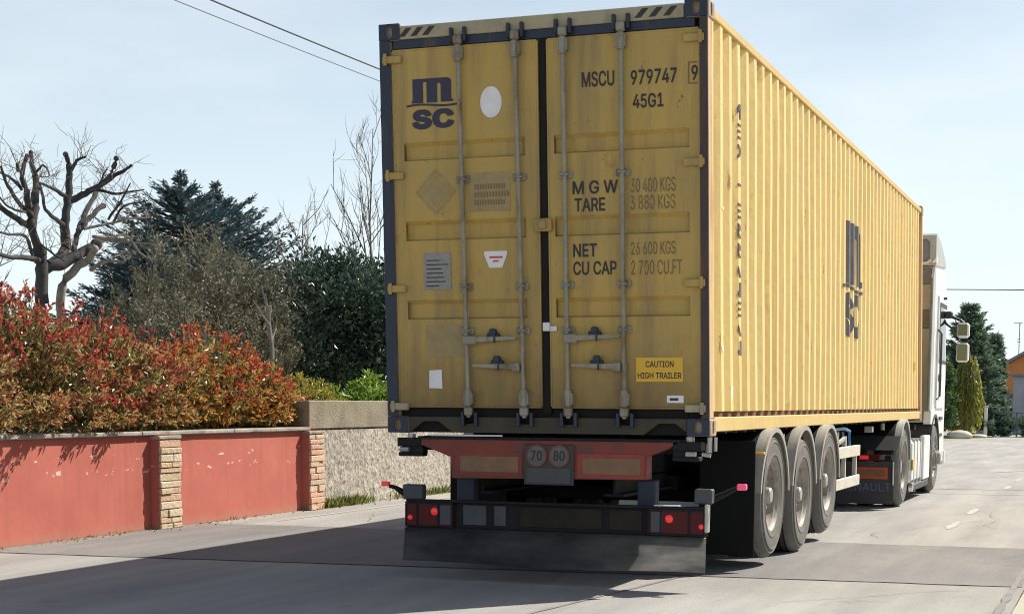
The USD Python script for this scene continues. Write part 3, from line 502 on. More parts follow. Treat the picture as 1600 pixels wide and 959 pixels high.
rear(dl, 'paper_sticker', Polygon([(0, 0.03), (1, 0), (0.97, 1), (0.03, .95)]), -2.080, -1.976, 1.374, 1.510, m_white)
ca = rear(ct, 'caution_sticker', sbox(0, 0, 1, 1), -0.528, -0.196, 1.425, 1.590, m_amber)
rear(ca, 'caution_text', T('CAUTION', 1, True), -0.460, -0.262, 1.523, 1.566, m_black, y=0.0088, d=0.0008); rear(ca, 'caution_text', T('HIGH TRAILER', 1, True), -0.515, -0.206, 1.447, 1.488, m_black, y=0.0088, d=0.0008)
lb = rear(ct, 'number_label', sbox(0, 0, 1, 1), -0.306, -0.188, 1.282, 1.332, m_white); rear(lb, 'print_line', sbox(0, 0, 1, 1), -0.285, -0.225, 1.297, 1.315, m_navy, y=0.0088, d=0.0006)
dia = Polygon([(0, .5), (.5, 1), (1, .5), (.5, 0)]); rear(dl, 'diamond_residue', dia.difference(dia.buffer(-.07).difference(dia.buffer(-.11))), -2.19, -1.87, 2.60, 2.93, m_ghost, d=0.0006)
rear(dl, 'label_residue', sbox(0, 0, 1, 1), -1.77, -1.46, 2.615, 2.885, m_ghost, d=0.0006); rear(dl, 'label_residue', sbox(0, 0, 1, 1), -2.10, -1.80, 1.60, 1.83, m_ghost, d=0.0006)
for k in range(3): rear(dl, 'faded_lines', unary_union([sbox(x, 0, x+.05, 1) for x in np.arange(0, 1, .085)]), -1.73, -1.50+0.03*(k % 2), 2.66+0.055*k, 2.695+0.055*k, m_faint, y=0.0095, d=0.0005)
# lettering on the corrugated side follows the folds
def on_side(parent, name, shape, y0, y1, z0, z1, m, keep=None):
    q = fit2d(shape, y0, y1, z0, z1); q = q.intersection(sbox(keep, z0-1, y1+1, z1+1)) if keep else q; ys = PR[:, 0]; vs, fs, n = [], [], 0
    for a, b in zip(ys[:-1], ys[1:]):
        if b < y0 or a > y1: continue
        part_ = q.intersection(sbox(a, z0-1, b, z1+1))
        for g in getattr(part_, 'geoms', [part_]):
            if g.geom_type != 'Polygon' or g.area < 1e-6: continue
            v, f = trimesh.creation.triangulate_polygon(g, engine='earcut'); x = np.interp(v[:, 0], ys, PR[:, 1])+0.0045
            vs.append(np.c_[x, v]); fs.append(np.array(f)+n); n += len(v)
    cp(parent, name, trimesh.Trimesh(np.vstack(vs), np.vstack(fs), process=False), m)
m_side_ink = paint('weathered_side_lettering', (0.045, 0.042, 0.055), (0.09, 0.08, 0.08), 6, 0.6)
sg = sub(ct, 'side_logo')
on_side(sg, 'letter', mm, 5.78, 6.82, 2.50, 3.12, m_side_ink); on_side(sg, 'letter', sc, 5.80, 6.75, 1.96, 2.41, m_side_ink); on_side(sg, 'wave_line', wave, 5.66, 6.95, 2.425, 2.49, m_side_ink)
sn = sub(ct, 'side_name')
for k, ch in enumerate('MEDITERRANEAN'):
    z = 3.450-0.1410*(k+1); s = T(ch, 1, True)
    w = 0.07 if ch == 'I' else 0.272
    if ch != 'I': on_side(sn, 'letter', s, 0.895-w/2, 0.895+w/2, z+0.012, z+0.118, m_side_ink, 0.945)   # only the strokes on the outer folds are left
for y, z, r in ((0.44, 1.66, 0.026), (0.46, 2.63, 0.016)): on_side(ct, 'paint_chip', Point(0, 0).buffer(1, 8), y-r, y+r, z-r*0.8, z+r*0.8, m_chip)
on_side(ct, 'paint_chip', Polygon([(0, 1), (1, 1), (.6, .4), (.7, 0), (.4, 0), (.3, .5)]), 0.68, 0.76, 1.25, 1.40, m_chip)
for z in (1.74, 1.80): on_side(ct, 'small_label', sbox(0, 0, 1, 1), 11.36, 11.56, z, z+0.035, m_amber)

# ------------------------------------------------------------------ the trailer under it
m_frame = paint('chassis_paint', (0.010, 0.010, 0.012), (0.016, 0.015, 0.016), 6, 0.7, 0.2, 30, spec=0.2, dirt=(0.040, 0.034, 0.027), dsc=(3, 3, 5), dlo=0.55, dhi=0.8)
m_redp2 = paint('red_chassis_paint', (0.21, 0.030, 0.017), (0.14, 0.022, 0.014), 5, 0.6, 0.1, 30, dirt=(0.07, 0.04, 0.03), dsc=(5, 5, 5), dlo=0.48, dhi=0.75)
m_refl_y = paint('reflective_yellow', (0.20, 0.105, 0.045), (0.155, 0.08, 0.036), 9, 0.5, dirt=(0.11, 0.07, 0.045), dsc=(8, 8, 8), dlo=0.5, dhi=0.75)
m_refl_r = paint('reflective_red', (0.27, 0.028, 0.014), (0.19, 0.022, 0.013), 9, 0.45)
m_refl_o = paint('reflective_orange_red', (0.55, 0.075, 0.02), (0.45, 0.06, 0.02), 9, 0.45)
m_greybox = paint('grey_lamp_box', (0.055, 0.06, 0.07), (0.04, 0.042, 0.048), 8, 0.6)
m_lens = plain('red_lens', (0.075, 0.006, 0.009), 0.3, spec=0.25, emit=None)
m_lit = plain('red_lamp_glow', (0.7, 0.02, 0.03), 0.2, emit=(1.0, 0.07, 0.07), es=0.16)
m_pink = plain('pink_lamp_lens', (0.75, 0.07, 0.16), 0.25, emit=(1.0, 0.12, 0.25), es=0.12)
m_flap = usdkit.material(stage, '/World/Looks/translucent_spray_flap', {
    'g': ('geometry', {}), 'm': ('mapping', {'scale': (2.5, 2.5, 9)}), 'n': ('noise_texture', {'scale': 1.0, 'detail': 6.0, 'roughness': 0.65}), 'r': ('rgb_ramp', {'ramp': [(0.35, (0.020, 0.022, 0.028)), (0.7, (0.04, 0.041, 0.045))]}), 'r2': ('rgb_ramp', {'ramp': [(0.32, (0.38, 0.39, 0.39)), (0.68, (0.85, 0.85, 0.84))]}),
    'p': ('principled_bsdf', {'roughness': 0.6, 'specular_ior_level': 0.25}), 't': ('translucent_bsdf', {}), 'x': ('mix_closure', {'fac': 0.42}), 'w': ('noise_texture', {'scale': 7.0, 'detail': 5.0}), 'b': ('bump', {'strength': 0.5, 'distance': 0.02})},
    [('g.position', 'm.vector'), ('m.vector', 'n.vector'), ('n.fac', 'r.fac'), ('n.fac', 'r2.fac'), ('g.position', 'w.vector'), ('w.fac', 'b.height'), ('b.normal', 'p.normal'), ('r.color', 'p.base_color'), ('r2.color', 't.color'), ('p.BSDF', 'x.closure1'), ('t.BSDF', 'x.closure2')], surface='x.closure')
m_tyre = streaky('dusty_tyre', (0.100, 0.095, 0.086), (0.135, 0.127, 0.113), (0.20, 0.188, 0.165), (6, 6, 6), 0.5, 0.8, 0.85, 0.35)
m_tread = paint('black_tread', (0.028, 0.026, 0.025), (0.05, 0.047, 0.042), 10, 0.85, 0.4, 60)
m_rim = paint('dusty_rim', (0.33, 0.30, 0.25), (0.22, 0.20, 0.17), 6, 0.6, 0.15, 40, dirt=(0.12, 0.10, 0.08), dsc=(9, 9, 9), dlo=0.5, dhi=0.75)
m_hub = paint('grey_hub', (0.36, 0.35, 0.32), (0.26, 0.25, 0.23), 12, 0.5, metal=0.2)
m_fend = streaky('dusty_fender_plastic', (0.34, 0.325, 0.285), (0.28, 0.27, 0.24), (0.20, 0.185, 0.155), (5, 5, 3), 0.5, 0.78, 0.6, 0.15)
m_guard = paint('side_guard_aluminium', (0.56, 0.53, 0.45), (0.47, 0.44, 0.37), 5, 0.5, metal=0.15, dirt=(0.30, 0.27, 0.21), dsc=(4, 4, 8), dlo=0.55, dhi=0.8)
m_blue = plain('blue_hose', (0.10, 0.25, 0.42), 0.4)
m_yl = plain('amber_lens', (0.75, 0.42, 0.05), 0.3)
m_alu = paint('bare_metal', (0.42, 0.41, 0.39), (0.33, 0.32, 0.30), 10, 0.4, metal=0.6)
m_floor2 = plain('black_rubber_and_shade', (0.007, 0.007, 0.007), 0.8, spec=0.2)  # black also holds the shade over the inner fender shells
m_axle = plain('axle_steel', (0.014, 0.012, 0.011), 0.8, spec=0.15)

tl = thing('semi_trailer', 'three axle skeletal trailer with red rear beam and grey spray flap', 'trailer', (-1.22, 5.5, 0))
# the two long beams and their cross members
for xc in (-1.72, -0.72):
    part(tl, 'chassis_beam', [bx(xc-0.008, xc+0.008, 0.16, 11.2, 0.74, 0.99), bx(xc-0.07, xc+0.07, 0.16, 11.2, 0.97, 0.99), bx(xc-0.07, xc+0.07, 0.16, 8.4, 0.62, 0.64), bx(xc-0.008, xc+0.008, 0.16, 8.4, 0.64, 0.75)], m_frame)
parts(tl, 'cross_member', [bx(-1.72, -0.72, y, y+0.09, 0.80, 0.94) for y in np.arange(0.8, 11.0, 0.85)], m_frame)
for y in (0.10, 5.9, 11.95):
    part(tl, 'bolster', [bx(-2.36, -0.06, y-0.02 if y > 1 else 0.14, y+0.13, 0.93, 1.005, 0.006)], m_frame)
# rear beam with marker boards, speed discs and number plate holder
beam = Polygon([(-2.14, 1.012), (-2.14, 0.972), (-1.905, 0.885), (-1.895, 0.735), (-0.44, 0.752), (-0.44, 0.915), (-0.28, 0.975), (-0.22, 1.012)])
rb = part(tl, 'rear_beam', extrude_y(beam, 0.0, 0.13), m_redp2)
part(tl, 'beam_cap', bx(-2.16, -0.20, -0.012, 0.14, 1.013, 1.033, 0.004), m_frame)
for x0, x1 in ((-1.872, -1.352), (-0.945, -0.452)):
    b = part(tl, 'marker_board', extrude_y(sbox(x0, 0.755, x1, 0.925), -0.006, -0.001), m_refl_r if x0 > -1 else m_redp2)
    part(b, 'board_centre', extrude_y(sbox(x0+0.045, 0.785, x1-0.03, 0.895), -0.008, -0.006), m_refl_y)
m_discw = paint('dull_white_disc', (0.12, 0.112, 0.105), (0.085, 0.078, 0.075), 14, 0.6)
for x, t in ((-1.24, '70'), (-1.072, '80')):
    d = part(tl, 'speed_disc', extrude_y(Point(x, 0.906).buffer(0.076, 24), -0.022, -0.018), m_discw)
    part(d, 'disc_ring', extrude_y(Point(x, 0.906).buffer(0.079, 24).difference(Point(x, 0.906).buffer(0.070, 24)), -0.0245, -0.022), m_redp2)
    part(d, 'disc_number', extrude_y(fit2d(T(t, 1, True), x-0.042, x+0.042, 0.872, 0.944), -0.0245, -0.022), m_black)
part(tl, 'plate_holder', bx(-1.335, -0.965, -0.017, 0.0, 0.700, 0.985, 0.004), plain('plate_holder_black', (0.02, 0.02, 0.023), 0.45))
m_plate = paint('dark_number_plate', (0.042, 0.045, 0.05), (0.03, 0.032, 0.036), 14, 0.4)
part(tl, 'number_plate', bx(-1.315, -0.985, -0.024, -0.0175, 0.712, 0.822, 0.003), m_plate)
# twist lock corners
for s, xo in ((1, -2.33), (-1, -0.06)):
    g = [bx(xo, xo+s*0.20, 0.0, 0.12, 0.955, 1.018, 0.006), bx(xo+s*0.055, xo+s*0.20, 0.01, 0.11, 0.90, 0.96, 0.006), bx(xo+s*0.01, xo+s*0.20, 0.0, 0.10, 0.885, 0.915, 0.006)]
    part(tl, 'twist_lock', g, m_frame); parts(tl, 'lock_pin', [rod((xo+s*0.09, 0.06, 1.0), (xo+s*0.09, 0.06, 1.05), 0.03), rod((xo+s*0.03, -0.01, 0.935), (xo+s*0.10, -0.01, 0.935), 0.018, 8)], m_alu)
parts(tl, 'lock_handle', [rod((-0.005, 0.03, 0.945), (-0.005, 0.03, 1.05), 0.017, 8), rod((0.03, 0.05, 0.955), (0.03, 0.05, 1.05), 0.012, 8), rod((-0.05, 0.0, 0.935), (0.01, 0.0, 0.925), 0.014, 8)], m_alu)
# bumper with tail lamps
for x0 in (-1.88, -0.52): part(tl, 'bumper_bracket', bx(x0, x0+0.13, 0.05, 0.16, 0.36, 0.75, 0.01), paint('blue_grey_bracket_%d' % (x0 > -1), (0.022, 0.029, 0.046), (0.028, 0.034, 0.048), 8, 0.6, spec=0.2))
bp = part(tl, 'bumper', [bx(-2.245, -0.005, -0.012, 0.012, 0.372, 0.562, 0.006), bx(-2.235, -0.01, -0.055, 0.0, 0.560, 0.578, 0.004), bx(-2.235, -0.01, -0.045, 0.0, 0.362, 0.376, 0.004)], m_frame)
for x0, x1 in ((-1.80, -1.62), (-1.56, -1.47), (-1.36, -0.75), (-0.70, -0.46)): part(bp, 'panel', bx(x0, x1, -0.022, -0.008, 0.40, 0.545, 0.006), m_greybox if x0 < -1.4 else paint('brown_panel_%d' % int(-x0*10), (0.026, 0.022, 0.015), (0.016, 0.014, 0.011), 7, 0.7, spec=0.2))
for x0, x1, xb in ((-2.238, -1.87, -2.012), (-0.41, -0.012, -0.262)):
    h = part(tl, 'tail_lamp', bx(x0, x1, -0.045, -0.005, 0.382, 0.556, 0.012), m_lens)
    part(h, 'lamp_frame', [bx(x0-0.004, x1+0.004, -0.056, -0.044, 0.545, 0.560, 0.003), bx(x0-0.004, x1+0.004, -0.056, -0.044, 0.378, 0.390, 0.003)]+[bx(x-0.006, x+0.006, -0.056, -0.044, 0.39, 0.545, 0.003) for x in (x0+0.002, x0+0.09, x1-0.11, x1-0.002)], m_frame)
    part(h, 'lens_ribs', [bx(x0+0.006, x1-0.006, -0.0475, -0.044, z, z+0.005, 0.001) for z in np.arange(0.396, 0.545, 0.0125)], m_lens, kind='stuff')
    part(h, 'reflector', bx(x1-0.10 if x0 < -1 else x0+0.02, x1-0.012 if x0 < -1 else x0+0.10, -0.0505, -0.044, 0.40, 0.54, 0.004), m_greybox)
    for xx, zz, r in ((xb, 0.492, 0.029), (-2.205 if x0 < -1 else -0.035, 0.445, 0.019)):
        s = trimesh.creation.icosphere(2, 1.0); s.vertices = s.vertices*[r, 0.016, r]+[xx, -0.046, zz]; part(h, 'lit_lamp', s, m_lit, smooth=True)
part(tl, 'reflective_strip', bx(-2.08, -1.50, -0.022, -0.013, 1.036, 1.047, 0.002), m_white)  # added white strip, stands for the bright gap under the container
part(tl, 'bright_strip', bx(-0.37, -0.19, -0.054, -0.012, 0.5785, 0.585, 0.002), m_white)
part(tl, 'end_cap', bx(-0.012, 0.012, -0.06, 0.012, 0.405, 0.60, 0.006), m_alu)
for x0, x1, z0, z1 in ((-2.272, -2.118, 0.572, 0.682), (-0.092, 0.030, 0.598, 0.700)):
    part(tl, 'lamp_bracket', bx(x0, x1, -0.03, 0.05, z0, z1, 0.008), m_greybox)
part(tl, 'lamp_arm', tube([(-2.24, 0.0, 0.60), (-2.31, 0.0, 0.635), (-2.345, 0.0, 0.655), (-2.39, 0.0, 0.665)], [0.026, 0.022, 0.016, 0.014], 8), m_seal)
la = part(tl, 'end_lamp', bx(-2.448, -2.395, -0.03, 0.03, 0.665, 0.698, 0.008), m_lit)
part(tl, 'lamp_arm', tube([(0.0, 0.06, 0.62), (0.10, 0.10, 0.67), (0.19, 0.13, 0.715)], [0.024, 0.02, 0.014], 8), m_seal)
part(tl, 'end_lamp', bx(0.17, 0.235, 0.10, 0.15, 0.690, 0.735, 0.008), m_pink)
# spray flap blown back
def flap_sheet(n=14, k=12):
    v, f = [], []
    for side in (0, 1):
        for t in np.linspace(0, 1, n):
            y, z = -0.045-0.030*t**1.4, 0.372-0.247*t
            for u in np.linspace(0, 1, k):
                x0, x1 = -2.245-0.01*t, 0.0+0.004*t
                v.append([x0+(x1-x0)*u, y-0.006*side+0.016*t*math.sin(9*u)+0.009*t*math.sin(23*u+1), z+0.008*t*math.sin(7*u+1)])
    i, j = np.meshgrid(np.arange(n-1), np.arange(k-1), indexing='ij'); a = (i*k+j).ravel(); N = n*k
    top = np.vstack([np.stack([a, a+k, a+k+1], 1), np.stack([a, a+k+1, a+1], 1)])
    rim = []
    ring = [r*k for r in range(n)]+[(n-1)*k+c for c in range(1, k)]+[r*k+k-1 for r in range(n-2, -1, -1)]
    for p, q in zip(ring[:-1], ring[1:]): rim += [[p, p+N, q+N], [p, q+N, q]]
    return trimesh.Trimesh(np.array(v), np.vstack([top, top[:, ::-1]+N, rim]), process=False)
part(tl, 'spray_flap', flap_sheet(), m_flap, smooth=35)
part(tl, 'flap_clamp', bx(-2.24, -0.01, -0.035, -0.01, 0.352, 0.373, 0.003), m_greybox)
# wheels
def wheel(parent, yc, zc, R, side, width=0.385, xo=0.05, dish=0.13, name='wheel', cap_r=0.066, nuts=10):
    """side +1: outer face looks to +x at x = xo."""
    def P(r, d): return (r, -d*side)
    w = sub(parent, name); k = R/0.53; b = xo
    prof = [P(.285*k, .03), P(.30*k, .012), P(.335*k, .004), P(.34*k, .0), P(.352*k, .0), P(.357*k, .004), P(.41*k, .001), P(.44*k, .003), P(.444*k, -.002), P(.452*k, -.002), P(.456*k, .006), P(.475*k, .012), P(.479*k, .008), P(.487*k, .010), P(.495*k, .022), P(.512*k, .040), P(.526*k, .060), P(.53*k, .085)]
    back = [(r, -(width)*side-d) for r, d in prof[::-1]]
    f = (lambda m: m) if side > 0 else (lambda m: trimesh.Trimesh(m.vertices, m.faces[:, ::-1], process=False))
    part(w, 'tyre', f(lathe_x(prof, b, yc, zc, 56)), m_tyre, smooth=35)
    grooves = []
    ds = np.linspace(0.085, width-0.085, 13)
    for i, d in enumerate(ds): grooves.append(P((.53 if i % 3 != 1 else .518)*k, d))
    part(w, 'tread', f(lathe_x(grooves+back, b, yc, zc, 56)), m_tread, smooth=25)
    rim = [P(.262*k, .07), P(.285*k, .022), P(.298*k, .014), P(.300*k, .020), P(.288*k, .034), P(.262*k, .045), P(.250*k, dish*0.8), P(.225*k, dish), P(.20*k, dish+.012), P(.165*k, dish-.01), P(.15*k, dish-.012), P(.11*k, dish-.012), P(0.0, dish-0.012)]
    part(w, 'rim', f(lathe_x(rim, b, yc, zc, 48)), m_rim, smooth=35)
    hub = [P(.115*k, dish-.01), P(.112*k, dish-.05), P(cap_r*1.25, dish-.055), P(cap_r, dish-.06), P(cap_r*.97, dish-.10), P(cap_r*.8, dish-.112), P(0.0, dish-.115)]
    part(w, 'hub_cap', f(lathe_x(hub, b, yc, zc, 28)), m_hub, smooth=30)
    nut = [rod((b-side*(dish-.01), yc+.185*k*math.cos(a), zc+.185*k*math.sin(a)), (b-side*(dish-.045), yc+.185*k*math.cos(a), zc+.185*k*math.sin(a)), 0.016, 6) for a in np.arange(nuts)*2*PI/nuts]
    part(w, 'wheel_nuts', nut, m_hub, kind='stuff'); return w
def fender(parent, yc, zc, r, a0, a1, x0, x1, m, name='fender', lip=0.034):
    a = np.radians(np.linspace(a0, a1, 26)); o = [(yc+r*math.cos(t), zc+r*math.sin(t)) for t in a]; i = [(yc+(r-0.012)*math.cos(t), zc+(r-0.012)*math.sin(t)) for t in a[::-1]]
    outer = x1 if x1 > -1.2 else x0; s = 1 if x1 > -1.2 else -1; xm = outer-s*0.075
    ms = [extrude_x(o+i, min(outer, xm), max(outer, xm))]; inner = extrude_x(o+i, min(xm, x0+x1-outer), max(xm, x0+x1-outer))
    i2 = [(yc+(r-lip)*math.cos(t), zc+(r-lip)*math.sin(t)) for t in a[::-1]]
    o2 = [(yc+(r+0.002)*math.cos(t), zc+(r+0.002)*math.sin(t)) for t in a]
    ms.append(extrude_x(o2+i2, min(outer, outer+s*0.012), max(outer, outer+s*0.012)))
    p = part(parent, name, ms, m, smooth=30); part(p, 'inner_shell', inner, m_floor2, smooth=30); return p  # inner part black: the container shadow is put into its colour
AX = ((1.96, 0.555), (3.22, 0.500), (4.50, 0.565))
for y, z in AX:
    wheel(tl, y, z, 0.50, 1); wheel(tl, y, z, 0.50, -1, xo=-2.49)
    part(tl, 'axle', [rod((-2.3, y, z), (-0.14, y, z), 0.07, 10), bx(-1.80, -1.62, y-0.45, y+0.2, z+0.05, z+0.16), bx(-0.80, -0.62, y-0.45, y+0.2, z+0.05, z+0.16), rod((-1.70, y+0.32, z+0.0), (-1.70, y+0.32, z+0.22), 0.12, 12), rod((-0.72, y+0.32, z+0.0), (-0.72, y+0.32, z+0.22), 0.12, 12)], m_axle)
    fender(tl, y, 0.525, 0.565, 5, 172, -0.34, 0.052, m_fend)
    fender(tl, y, 0.535, 0.555, 8, 172, -2.49, -2.10, m_fend)
    part(tl, 'fender_stay', [rod((-0.7, y-0.40, 0.98), (-0.02, y-0.40, 0.935), 0.018, 8)], m_frame)
for y in (1.33,):
    for x0, x1 in ((-0.40, 0.03), (-2.47, -2.05)): part(tl, 'wheel_flap', bx(x0, x1, y, y+0.012, 0.13, 1.0, 0.004), m_floor2)
part(tl, 'marker_lamp', bx(-0.02, 0.075, 1.44, 1.475, 0.895, 0.915, 0.004), m_yl)
parts(tl, 'valve', [bx(-0.20, -0.04, 2.52, 2.58, 0.86, 0.98, 0.01), rod((-0.02, 2.6, 0.90), (-0.02, 2.6, 1.03), 0.02, 8), rod((-0.05, 3.85, 0.92), (-0.05, 3.85, 1.03), 0.02, 8)], m_alu)
# side guards, valves, landing legs
for xs in (0.0, -2.44):
    g = part(tl, 'side_guard', [bx(xs-0.03, xs, 5.12, 6.72, 0.735, 0.850, 0.006), bx(xs-0.03, xs, 5.12, 6.72, 0.425, 0.535, 0.006)], m_guard)
    part(g, 'guard_post', [bx(xs-0.075, xs-0.032, 6.66, 6.72, 0.43, 0.848, 0.004)], m_guard); part(g, 'guard_post', [bx(xs-0.075, xs-0.032, 5.95, 6.00, 0.43, 0.95, 0.004)], m_guard)
part(tl, 'blue_hose', tube([(-0.03, 6.15, 0.84), (-0.03, 6.15, 1.0), (-0.06, 6.0, 1.03), (-0.12, 5.7, 1.02), (-0.12, 5.4, 0.97)], 0.018, 8), m_blue)
parts(tl, 'air_coupling', [rod((-0.05, 5.45, 0.86), (-0.05, 5.45, 1.0), 0.03, 8), bx(-0.1, -0.02, 5.2, 5.3, 0.86, 0.96, 0.01), rod((-0.06, 5.6, 0.88), (-0.02, 5.75, 0.93), 0.025, 8)], m_hub)
parts(tl, 'air_tank', [rod((-1.35, 5.4, 0.60), (-1.35, 6.8, 0.60), 0.16, 16), rod((-1.05, 5.4, 0.60), (-1.05, 6.8, 0.60), 0.13, 16)], m_axle)
parts(tl, 'valve_block', [rod((-0.10, 9.1, 0.97), (-0.10, 9.1, 1.05), 0.025, 8), bx(-0.14, -0.05, 7.9, 8.0, 0.96, 1.03, 0.006)], m_hub)
for x in (-0.50, -1.94): part(tl, 'landing_leg', [bx(x-0.06, x+0.06, 6.9, 7.02, 0.45, 0.98, 0.006), bx(x-0.11, x+0.11, 6.85, 7.07, 0.42, 0.45, 0.006)], m_frame)

# ------------------------------------------------------------------ the tractor
m_cabw = paint('white_cab_paint', (0.76, 0.76, 0.75), (0.68, 0.68, 0.67), 2, 0.28, dirt=(0.46, 0.44, 0.40), dsc=(2, 2, 3), dlo=0.56, dhi=0.85)
m_cabg = paint('grey_cab_panel', (0.40, 0.41, 0.40), (0.33, 0.34, 0.335), 3, 0.45, dirt=(0.22, 0.21, 0.19), dsc=(3, 3, 1), dlo=0.52, dhi=0.8)
m_cabd = paint('dark_cab_panel', (0.16, 0.17, 0.18), (0.12, 0.13, 0.14), 4, 0.5)
m_hollow = paint('deflector_inside', (0.20, 0.22, 0.26), (0.165, 0.18, 0.215), 3, 0.6)
m_blk = paint('black_plastic', (0.03, 0.031, 0.033), (0.045, 0.045, 0.045), 8, 0.6)
m_skirt = paint('pale_tank_skirt', (0.62, 0.62, 0.58), (0.52, 0.52, 0.49), 4, 0.45, dirt=(0.36, 0.34, 0.29), dsc=(3, 3, 5), dlo=0.52, dhi=0.8)
m_glass = plain('dark_cab_glass', (0.012, 0.014, 0.016), 0.05, spec=0.8)
m_txtb = plain('pale_blue_lettering', (0.085, 0.095, 0.17), 0.6)
m_chrome = plain('chrome_cap', (0.7, 0.7, 0.7), 0.2, 1.0)
tk = thing('tractor_unit', 'white tractor unit with roof deflector and twin mirrors, pulling the trailer', 'truck', (-1.18, 12.5, 0))
XL, XR = -2.40, 0.035
part(tk, 'chassis', [bx(-1.62, -1.50, 9.25, 14.8, 0.62, 0.86), bx(-0.86, -0.74, 9.25, 14.8, 0.62, 0.86), bx(-1.6, -0.8, 9.3, 9.4, 0.60, 0.84)], m_frame)
part(tk, 'fifth_wheel', hull([(x, y, z) for x in (-1.6, -0.75) for y in (9.6, 10.7) for z in (0.88, 0.94)]), m_axle)
cabp = [(13.12, 1.02), (13.12, 3.20), (13.22, 3.30), (14.45, 3.30), (14.78, 2.95), (15.0, 1.75), (15.0, 0.42), (14.45, 0.42), (14.38, 0.75), (14.2, 1.02), (13.95, 1.12), (13.40, 1.12), (13.22, 1.02)]
body = extrude_x(cabp, XL+0.02, XR-0.02)
cb = part(tk, 'cab', [body], m_cabw, smooth=25)
# rear of the cab: panels of different greys
part(cb, 'rear_panel', bx(XL+0.06, XR-0.06, 13.095, 13.121, 2.62, 2.98, 0.006), paint('warm_grey_panel', (0.44, 0.42, 0.40), (0.38, 0.365, 0.35), 3, 0.5))
part(cb, 'rear_panel', bx(XL+0.06, XR-0.06, 13.09, 13.121, 2.36, 2.615, 0.006), m_cabd)
part(cb, 'rear_panel', bx(XL+0.06, XR-0.06, 13.09, 13.121, 1.06, 2.355, 0.006), m_cabg)
part(cb, 'rear_panel', bx(XL+0.06, XR-0.06, 13.08, 13.121, 2.985, 3.20, 0.006), m_hollow)
# roof deflector, open at the back
out = [(13.02, 3.235), (13.02, 3.655), (13.10, 3.685), (13.65, 3.60), (14.25, 3.40), (14.42, 3.302)]
dm = mf(extrude_x(out, XL+0.06, XR)) - mf(bx(XL+0.16, XR-0.085, 12.9, 13.30, 3.285, 3.605, 0.05))
df = part(tk, 'roof_deflector', un_mf(dm), m_cabg, smooth=25)
part(df, 'deflector_inside', bx(XL+0.15, XR-0.08, 13.055, 13.31, 3.27, 3.615), m_hollow)
part(df, 'deflector_rim', tube([(XL+0.15, 13.015, 3.31), (-1.9, 13.01, 3.255), (-1.2, 13.01, 3.24), (-0.5, 13.01, 3.25), (XR-0.12, 13.015, 3.27), (XR-0.06, 13.015, 3.31)], 0.018, 8), m_cabw)
part(df, 'deflector_foot', hull([(XR-0.06, 12.99, 3.27), (XR+0.012, 12.99, 3.27), (XR+0.012, 12.99, 3.35), (XR-0.06, 13.12, 3.27), (XR+0.012, 13.12, 3.27), (XR+0.012, 13.12, 3.35)]), m_cabw)
